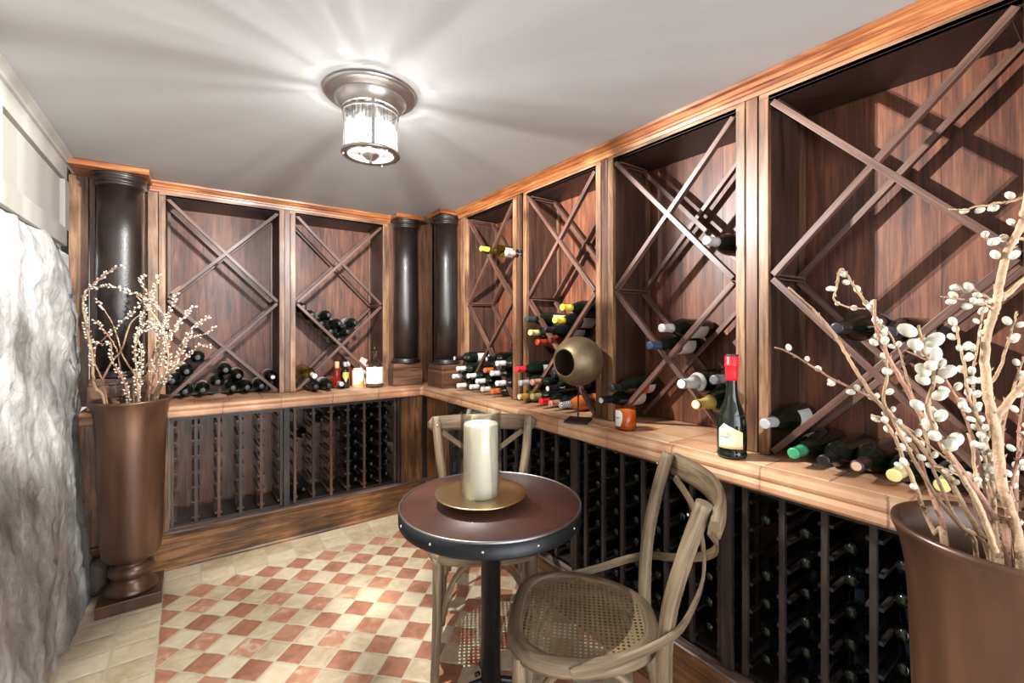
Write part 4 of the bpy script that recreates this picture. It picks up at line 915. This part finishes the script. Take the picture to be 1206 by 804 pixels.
patch(.0304, -PI/2-.85, -PI/2+.55, lambda u: .045+.035*abs(u-.5)*2, lambda u: .112).build('paper_label', CAPM['gold'], db)
o_b = thing('orange_capped_bottle', 'slim bottle with an orange cap behind the gold shield bottle', 'bottle', (.845, 3.34, CT+.002))
MB().lathe([(0, .003), (.024, 0), (.027, .004), (.027, .105), (.022, .122), (.012, .135), (.0105, .15), (0, .15)], 20).build('glass_body', M['g_rose'], o_b)
MB().lathe([(.0145, .132), (.0155, .133), (.0155, .178), (0, .18)], 18).build('cap', plain('peach_cap', (.80, .42, .20), .5), o_b)
g_b = thing('dark_topped_bottle', 'slim bottle with a grey cap to the right behind the gold shield bottle', 'bottle', (.925, 3.34, CT+.002))
MB().lathe([(0, .003), (.024, 0), (.027, .004), (.027, .105), (.022, .125), (.012, .140), (.0105, .15), (0, .15)], 20).build('glass_body', M['g_rose'], g_b)
MB().lathe([(.0125, .142), (.0135, .143), (.0135, .19), (0, .192)], 18).build('cap', CAPM['silver'], g_b)
cn = thing('candle_tin', 'short white and orange jar between the gold shield bottle and the clear bottle', 'jar', (.962, 3.235, CT+.002))
MB().lathe([(0, .0), (.040, 0), (.042, .003), (.042, .112), (.040, .118), (0, .118)], 32).build('jar_body', plain('pale_jar', (.80, .70, .58), .4), cn)
MB().lathe([(0, .118), (.034, .118), (.034, .130), (.031, .134), (0, .134)], 28).build('lid', plain('jar_lid', (.72, .66, .50), .4), cn)
patch(.0425, -PI/2-1.6, -PI/2+1.6, lambda u: .004, lambda u: .012+.075*u*u).build('orange_band', plain('orange_print', (.85, .32, .08), .5), cn)
pk = thing('folded_card', 'small pink and white package leaning left of the clear bottle', 'package', (1.04, 3.345, CT+.002))
MB().box((0, 0, .075), (.06, .02, .15)).build('package_body', LABM['white'], pk, bevel=.002)
MB().box((-.012, -.004, .172), (.05, .02, .05), Matrix.Rotation(.5, 3, 'Y')).build('package_flap', plain('pink_paper', (.80, .45, .42), .6), pk, bevel=.002)

# ------------------------------------------------------------------ bronze ornament
sx, sy = 1.409, 1.466
sc_ = thing('bronze_ornament', 'hollow bronze globe with a round opening on a thin stand, on the counter', 'sculpture', (sx, sy, CT+.002))
MB().box((0, 0, .004), (.125, .105, .008), Matrix.Rotation(.6, 3, 'Z')).build('base_plate', M['iron'], sc_, bevel=.001)
MB().lathe([(.005, .008), (.004, .02), (.004, .165)], 12).build('rod', M['iron'], sc_)
def globe():
    mb = MB(); segs, rings = 56, 40; R_ = .111
    ax = Vector((-.99, -.10, -.03)).normalized()    # opening faces the room, a little towards the viewer
    q = Vector((0, 0, 1)).rotation_difference(ax)
    b = 0; th0 = .56
    for (rad) in (R_, R_-.005):
        for i in range(rings+1):
            th = th0+(PI-th0)*i/rings
            for k in range(segs):
                ph = 2*PI*k/segs; d = Vector((math.sin(th)*math.cos(ph), math.sin(th)*math.sin(ph), math.cos(th)*1.02))
                mb.v.append(q @ (d*rad))
    off = (rings+1)*segs
    for s in (0, 1):
        for i in range(rings):
            for k in range(segs):
                k2 = (k+1) % segs; a = s*off
                f = [a+i*segs+k, a+i*segs+k2, a+(i+1)*segs+k2, a+(i+1)*segs+k]
                mb.face(f if s else f[::-1], None, s, True)
    for k in range(segs):
        k2 = (k+1) % segs; mb.face([k, k2, off+k2, off+k], None, 0, True)
    mb.v = [v+Vector((0, 0, .268)) for v in mb.v]
    return mb
globe().build('globe', [M['bronze'], M['bronze_in']], sc_, rec=False)

# ------------------------------------------------------------------ table
tx, ty = .797, 1.238
tb = thing('bistro_table', 'round pedestal table with dark red top and riveted black metal rim', 'table', (tx, ty, 0))
MB().lathe([(0, .700), (.287, .700), (.287, .739), (0, .7395)], 72).build('tabletop', M['leather'], tb)
MB().lathe([(.2875, .692), (.294, .692), (.2945, .696), (.2945, .736), (.2875, .736)], 90, closed=True).build('metal_band', M['metal_black'], tb)
MB().lathe([(.2875, .7380), (.2885, .7412), (.2930, .7410), (.2948, .738), (.2945, .735)], 90, closed=True, mi=0).build('rim_edge', M['metal_edge'], tb)
for k in range(12):
    a = 2*PI*k/12-.12
    MB().lathe([(0, .0035), (.003, .0025), (.0045, 0)][::-1], 10, rot=Matrix.Rotation(a, 3, 'Z') @ Matrix.Rotation(PI/2, 3, 'Y'), center=(.2945*math.cos(a), .2945*math.sin(a), .715)).build('rivet', M['rivet'], tb)
MB().lathe([(.032, .02), (.032, .66), (.034, .66), (.06, .69), (.06, .70)], 32).build('pedestal', M['metal_black'], tb)
for k in range(4):
    a = PI/4+PI/2*k+.35; ca, sa = math.cos(a), math.sin(a)
    MB().tube(smooth_path([(.028*ca, .028*sa, .15), (.09*ca, .09*sa, .13), (.17*ca, .17*sa, .06), (.26*ca, .26*sa, .012)], 5), .011, 10).build('foot', M['metal_black'], tb)
MB().lathe([(0, 0), (.007, .0), (.007, .016), (0, .018)], 12, center=(0, 0, 0), rot=Matrix.Rotation(PI/2, 3, 'Y') @ Matrix.Identity(3)).build('set_screw', M['metal_black'], tb).location = (-.047, .02, .175)

cd = thing('hurricane_candle', 'thick ivory pillar candle in a glass cylinder on a brass dish', 'candle', (.762, 1.243, .7395))
MB().lathe([(0, 0), (.060, 0), (.062, .002), (.050, .012), (.066, .016), (.118, .022), (.146, .030), (.1475, .033), (.145, .0345), (.118, .028), (.075, .024), (0, .023)], 64).build('brass_dish', M['brass'], cd)
MB().lathe([(.0650, .0245), (.0665, .0255), (.0665, .292), (.0650, .294), (.0630, .292), (.0630, .0255)], 48, closed=True).build('glass_cylinder', M['glass'], cd)
MB().lathe([(0, .024), (.054, .024), (.0555, .028), (.0555, .250), (.053, .256), (.030, .253), (0, .252)], 48).build('wax_pillar', M['wax'], cd)
MB().tube([(0, 0, .252), (.001, 0, .258), (.003, 0, .263)], .0012, 6).build('wick', M['iron'], cd)

# ------------------------------------------------------------------ chairs
def make_chair(label, loc, rotz):
    t = thing('bistro_chair', label, 'chair', loc, rotz, 'cross-backed bistro chairs at the table')
    m = M['chair']
    def outline(k, inset=0):
        a = 2*PI*k/48; ca, sa = math.cos(a), math.sin(a); p = 2/2.9
        y = math.copysign(abs(sa)**p, sa)*(.212-inset); hw = .222+.018*(y/.21) if y > 0 else .222+.055*(y/.21)
        x = math.copysign(abs(ca)**p, ca)*(hw-inset)
        return x, y
    ringm = MB(); st = []
    prof = [(0, .432), (-.004, .445), (0, .458), (.008, .464), (.030, .466), (.038, .462), (.038, .444), (.018, .428)]
    b = 0; n = len(prof)
    for k in range(48):
        for d, z in prof: x, y = outline(k, d); ringm.v.append(Vector((x, y, z)))
    for k in range(48):
        for j in range(n):
            j2 = (j+1) % n; k2 = (k+1) % 48
            ringm.face([k*n+j, k2*n+j, k2*n+j2, k*n+j2], [(k*.028, j*.012), (k*.028+.028, j*.012), (k*.028+.028, j*.012+.012), (k*.028, j*.012+.012)], 0, True)
    ringm.build('seat_frame', m, t)
    cn = MB()
    cn.v.append(Vector((0, 0, .4535)))
    for q in (.5, 1):
        for k in range(48): x, y = outline(k, .034); cn.v.append(Vector((x*q, y*q, .455 if q < 1 else .4605)))
    for k in range(48):
        k2 = (k+1) % 48
        cn.face([0, 1+k, 1+k2], None, 0, True); cn.face([1+k, 49+k, 49+k2, 1+k2], None, 0, True)
    cn.build('cane_seat', M['cane'], t)
    for s in (-1, 1):
        MB().tube(smooth_path([(s*.178, .165, .446), (s*.179, .168, .30), (s*.182, .176, .15), (s*.188, .188, 0)], 5), [.0185]*6+[.0175]*6+[.016]*4, 14).build('front_leg', m, t)
        back = smooth_path([(s*.190, -.262, 0), (s*.182, -.235, .15), (s*.172, -.208, .32), (s*.168, -.202, .46), (s*.180, -.212, .60), (s*.203, -.242, .74), (s*.219, -.285, .885)], 6)
        nb = len(back); rads = [.0155+.0045*min(1, i/(nb*.45)) for i in range(nb)]
        MB().tube(back, rads, 16).build('back_post', m, t)
        MB().lathe([(.0045, 0), (.003, .003), (0, .004)], 10, rot=Matrix.Rotation(-PI/2, 3, 'X'), center=(s*.211, -.250, .852)).build('rivet', M['rivet'], t)
    # curved top rail
    tr = MB(); S = 26; pr = []
    for i in range(S+1):
        u = -1+2*i/S; x = u*.256; y = -.292-.070*(1-u*u)-.006; h = .036 if abs(u) < .93 else .036*math.sqrt(max(.12, 1-((abs(u)-.93)/.07)**2))
        for (dy, dz) in ((.010, -h), (.013, -h*.5), (.013, h*.5), (.009, h), (-.006, h), (-.011, h*.5), (-.011, -h*.5), (-.006, -h)):
            nx = -2*.070*u*-1/.240; nn = Vector((nx*-1, 1, 0)).normalized()
            p = Vector((x, y, .845+dz)) + nn*dy; tr.v.append(p)
    for i in range(S):
        for j in range(8):
            j2 = (j+1) % 8; tr.face([i*8+j, i*8+j2, i*8+8+j2, i*8+8+j], [(i*.02, j*.02), (i*.02, j*.02+.02), (i*.02+.02, j*.02+.02), (i*.02+.02, j*.02)], 0, True)
    tr.face(list(range(8))[::-1]); tr.face([S*8+j for j in range(8)])
    tr.build('top_rail', m, t)
    for s in (-1, 1):
        pts = smooth_path([(s*.196, -.302, .812), (s*.125, -.340, .750), (s*.035, -.350+s*.004, .680), (-s*.055, -.325, .620), (-s*.140, -.272, .575), (-s*.192, -.225, .552), (-s*.216, -.16, .524), (-s*.226, -.06, .480), (-s*.226, .03, .450)], 6)
        MB().tube(pts, 0, flat=(.024, .008), normal=lambda p: Vector((p.x*.9, p.y-.05, 0)).normalized()).build('cross_slat', m, t, bevel=.001)
    # bent braces under the seat
    def arch(a, c, zl=.20):
        a, c = Vector(a), Vector(c); d = c-a
        P_ = [(a.x, a.y, zl), (a.x+d.x*.03, a.y+d.y*.03, zl+.08), (a.x+d.x*.14, a.y+d.y*.14, zl+.165), (a.x+d.x*.30, a.y+d.y*.30, .418), (a.x+d.x*.5, a.y+d.y*.5, .424),
              (a.x+d.x*.70, a.y+d.y*.70, .418), (a.x+d.x*.86, a.y+d.y*.86, zl+.165), (a.x+d.x*.97, a.y+d.y*.97, zl+.08), (c.x, c.y, zl)]
        return MB().tube(smooth_path(P_, 5), .0105, 10)
    arch((-.160, .165, 0), (.160, .165, 0)).build('brace', m, t)
    arch((-.155, -.212, 0), (.155, -.212, 0)).build('brace', m, t)
    for s in (-1, 1): arch((s*.170, .145, 0), (s*.165, -.180, 0)).build('brace', m, t)
    return t
# facing directions: local +y is the front
make_chair('cane-seated chair nearest the viewer, its back toward the counter', (.940, .960, 0), math.atan2(.72, .69))
make_chair('chair on the far side of the table, half hidden behind the candle', (.981, 1.573, 0), math.atan2(.508, -.866) )

# ------------------------------------------------------------------ urns
def make_urn(label, loc, rotz=0):
    t = thing('floor_urn', label, 'urn', loc, rotz, 'tall bronze-brown floor urns')
    MB().box((0, 0, .027), (.238, .238, .054)).build('square_foot', M['urn'], t, bevel=.003)
    MB().lathe([(0, .054), (.094, .054), (.101, .058), (.102, .064), (.094, .080), (.074, .098), (.064, .112), (.064, .120), (.080, .128), (.088, .142), (.088, .156), (.080, .172), (.064, .180), (.060, .190), (.072, .198),
                (.095, .210), (.108, .228), (.114, .250), (.118, .300), (.124, .500), (.130, .700), (.134, .820), (.138, .880), (.146, .925), (.155, .948), (.1585, .955), (.1575, .962), (.151, .964), (.142, .955), (.130, .915), (.126, .85), (.118, .60), (.110, .35), (0, .33)], 72).build('urn_body', M['urn'], t)
    return t
make_urn('floor urn against the stone wall holding thin willow branches', (-.235, 2.822, 0))
make_urn('big floor urn at the right edge, nearest the viewer', (1.092, .118, 0))
ico_cache = {}
def catkin(mb, c, d, ln, r, seg=8, rings=5):
    q = Vector((0, 0, 1)).rotation_difference(d); b = len(mb.v)
    for i in range(rings+1):
        th = PI*i/rings
        for k in range(seg):
            ph = 2*PI*k/seg; p = Vector((math.sin(th)*math.cos(ph)*r*(1+.1*math.cos(th)), math.sin(th)*math.sin(ph)*r, -math.cos(th)*ln/2)); mb.v.append(c+q @ p)
    for i in range(rings):
        for k in range(seg):
            k2 = (k+1) % seg; mb.face([b+i*seg+k, b+i*seg+k2, b+(i+1)*seg+k2, b+(i+1)*seg+k], None, 0, True)
def catkin_mesh(near):
    mb = MB(); catkin(mb, Vector((0, 0, 0)), Vector((0, 0, 1)), 1.0, .36, 10 if near else 7, 6 if near else 4)
    return mesh_of(('catkin', near), mb, M['catkin'])
def branches(DATA, near):
    trunk = org_t = None
    for idx, (pts, rad, cat, lab) in enumerate(DATA):
        sp = smooth_path(pts, 5); n = len(sp)
        sp = [p+Vector((rnd.uniform(-1, 1), rnd.uniform(-1, 1), rnd.uniform(-1, 1)))*(.0008 if near else .0015) for p in sp]
        rads = [rad*(1-.62*i/(n-1)) for i in range(n)]
        if near and idx == 8: rads = [rad*(1-.35*i/(n-1)) for i in range(n)]
        w = MB().tube(sp, rads, 8 if near else 6)
        acc = 0; L_ = [0]
        for i in range(1, n): acc += (sp[i]-sp[i-1]).length; L_.append(acc)
        def at(s):
            for i in range(1, n):
                if L_[i] >= s:
                    f = (s-L_[i-1])/max(1e-9, L_[i]-L_[i-1]); return sp[i-1].lerp(sp[i], f), (sp[i]-sp[i-1]).normalized(), rads[i]
            return sp[-1], (sp[-1]-sp[-2]).normalized(), rads[-1]
        s = acc*.3
        while s < acc*.97:       # leaf buds along the stem
            p, d, r = at(s); side = Vector((rnd.uniform(-1, 1), rnd.uniform(-1, 1), rnd.uniform(-1, 1))).cross(d).normalized()
            w.lathe([(0, -.003), (.0016, 0), (0, .005)] if near else [(0, -.003), (.002, 0), (0, .005)], 5, center=p+side*r, rot=Vector((0, 0, 1)).rotation_difference((d+side*.8).normalized()).to_matrix())
            s += rnd.uniform(.014, .028)
        twig = near and 9 <= idx <= 15          # these grow out of the thick trunk and are parts of it
        if twig: ob = w.build('side_twig', M['branch'], trunk, origin=org_t); org = org_t
        else:
            org = pts[0]
            ob = w.build('willow_branch', M['branch_red'] if idx % 3 == 1 else M['branch'], origin=org)
            tag(ob, lab, 'branch', 'willow branches in the near urn' if near else 'willow branches in the far urn')
            if near and idx == 8: trunk = ob; org_t = pts[0]
        if cat:
            a, e, step = cat; s = acc*a; cnt = 0
            while s <= acc*e+1e-6:
                p, d, r = at(s)
                for rep in range(2 if rnd.random() < (.5 if near else .6) else 1):
                    side = Vector((rnd.uniform(-1, 1), rnd.uniform(-1, 1), rnd.uniform(-1, 1))).cross(d).normalized()
                    size = rnd.uniform(.85, 1.15)*((.0135 if step < .0125 and rad < .0045 else .0125) if near else .0125)
                    if near and 'largest' in lab: size *= 1.25
                    if near: size *= 1.08
                    dd = (d*.8+side*.9+Vector((0, 0, .25))).normalized()
                    if cnt >= 98: continue
                    cnt += 1
                    k = bpy.data.objects.new('catkin', catkin_mesh(near)); COL.objects.link(k); k.parent = ob
                    k.location = p+side*(r+size*.32)+dd*size*.2-Vector(org); k.scale = (size, size, size)
                    k.rotation_euler = Vector((0, 0, 1)).rotation_difference(dd).to_euler()
                s += step*rnd.uniform(.8, 1.5)*(1.25 if near else 1)
branches(RIGHT_BRANCHES, True)
branches(LEFT_BRANCHES, False)

# ------------------------------------------------------------------ ceiling lamp
lx, ly = .517, 1.588
lp = thing('ceiling_lamp', 'cylindrical seeded glass ceiling lamp with brushed nickel cap and ring', 'lamp', (lx, ly, CEIL))
MB().lathe([(0, -.001), (.158, -.001), (.160, -.006), (.150, -.014), (.132, -.017), (.128, -.024), (0, -.024)], 64).build('ceiling_plate', M['lampmetal'], lp)
MB().lathe([(.122, -.022), (.124, -.028), (.098, -.060), (.094, -.062), (.094, -.054), (.110, -.03)], 64, closed=True).build('cone_collar', M['lampmetal'], lp)
MB().lathe([(.0845, -.060), (.0845, -.212)], 96, closed=True).build('glass_cylinder', M['lampglass'], lp)
MB().lathe([(.0935, -.070), (.0965, -.070), (.0965, -.078), (.0935, -.078), (.0935, -.070)], 64, closed=True).build('upper_ring', M['lampmetal'], lp)
MB().lathe([(.076, -.210), (.100, -.208), (.101, -.214), (.097, -.218), (.076, -.216), (.076, -.210)], 64, closed=True).build('lower_ring', M['lampmetal'], lp)
MB().lathe([(0, -.212), (.075, -.212), (.075, -.214), (0, -.214)], 48).build('bottom_glass', M['glass'], lp)
MB().lathe([(0, -.202), (.032, -.204), (.034, -.208), (.028, -.220), (.012, -.232), (.006, -.240), (.004, -.246), (0, -.247)], 32).build('finial', M['lampmetal'], lp)
va = math.atan2(-ly, -lx)
for k in range(4):
    a = va+.08+PI/2*k; ca, sa = math.cos(a), math.sin(a)
    MB().box((.0905*ca, .0905*sa, -.137), (.0035, .012, .155), Matrix.Rotation(a, 3, 'Z')).build('upright_bar', M['lampmetal'], lp)
for k in range(3):
    a = va+.6+2*PI/3*k
    MB().lathe([(0, -.006), (.004, -.004), (.004, .004), (0, .006)], 10, center=(.092*math.cos(a), .092*math.sin(a), -.220)).build('ring_screw', M['rivet'], lp)
pv = Vector((math.cos(va+PI/2), math.sin(va+PI/2), 0))
for s in (-1, 1):
    c = pv*(.032*s)
    bl = MB().lathe([(0, -.130), (.010, -.127), (.016, -.117), (.016, -.106), (.010, -.092), (.009, -.088), (0, -.088)][::-1], 20, center=(c.x, c.y, 0)).build('bulb', M['bulb'], lp)
    MB().lathe([(.010, -.088), (.012, -.086), (.012, -.024), (0, -.024)], 16, center=(c.x, c.y, 0)).build('socket', plain('porcelain_socket', (.7, .68, .64), .4), lp)
    ld = bpy.data.lights.new('bulb_light', 'POINT'); ld.energy = LAMP_W; ld.shadow_soft_size = .004; ld.color = (1, .985, .965)
    # made-up angular profile: upward light is cut so the ceiling doesn't blow out
    ld.use_nodes = True; nt = ld.node_tree; em = nt.nodes['Emission']
    gm = nt.nodes.new('ShaderNodeTexCoord'); sp = nt.nodes.new('ShaderNodeSeparateXYZ'); nt.links.new(gm.outputs['Normal'], sp.inputs[0])
    rp = nt.nodes.new('ShaderNodeValToRGB'); ad = nt.nodes.new('ShaderNodeMath'); ad.operation = 'MULTIPLY_ADD'; ad.inputs[1].default_value = PROFILE_SIGN*.5; ad.inputs[2].default_value = .5
    nt.links.new(sp.outputs[2], ad.inputs[0]); nt.links.new(ad.outputs[0], rp.inputs[0])
    el = rp.color_ramp.elements; rp.color_ramp.interpolation = 'LINEAR'
    for pos, val in ((.0, 1.0), (.525, 1.0), (.542, .62), (.565, .22), (.595, .095), (.64, .038), (.70, .018), (1.0, .010)):
        e_ = el[0] if pos == 0 else (el[len(el)-1] if pos == 1 else el.new(pos)); e_.position = pos; e_.color = (val, val, val, 1)
    nt.links.new(rp.outputs[0], em.inputs['Strength'])
    lo = bpy.data.objects.new('bulb_light', ld); COL.objects.link(lo); lo.location = (lx+c.x, ly+c.y, CEIL-.138)

# ------------------------------------------------------------------ added world fill light, let in where the rear wall is left out; camera
w = bpy.data.worlds.new('World'); SC.world = w; w.use_nodes = True
bg = w.node_tree.nodes['Background']; bg.inputs[0].default_value = (.90, .95, 1, 1); bg.inputs[1].default_value = WORLD
cam = bpy.data.cameras.new('Camera'); cam.sensor_width = 36; cam.lens = 529/1206*36; cam.shift_y = -15/1206; cam.clip_start = .02
co = bpy.data.objects.new('Camera', cam); COL.objects.link(co)
co.location = (0, 0, 1.3); co.rotation_euler = (PI/2, 0, -math.atan2(377, 529)); SC.camera = co
SC.view_settings.view_transform = 'Standard'; SC.view_settings.look = 'None'; SC.view_settings.gamma = 1
SC.view_settings.use_curve_mapping = False; SC.view_settings.exposure = EXPOSURE
SC.cycles.max_bounces = 10; SC.cycles.diffuse_bounces = 5; SC.cycles.transparent_max_bounces = 24
SC.cycles.sample_clamp_indirect = 6; SC.cycles.use_denoising = True; SC.cycles.caustics_reflective = False; SC.cycles.caustics_refractive = False
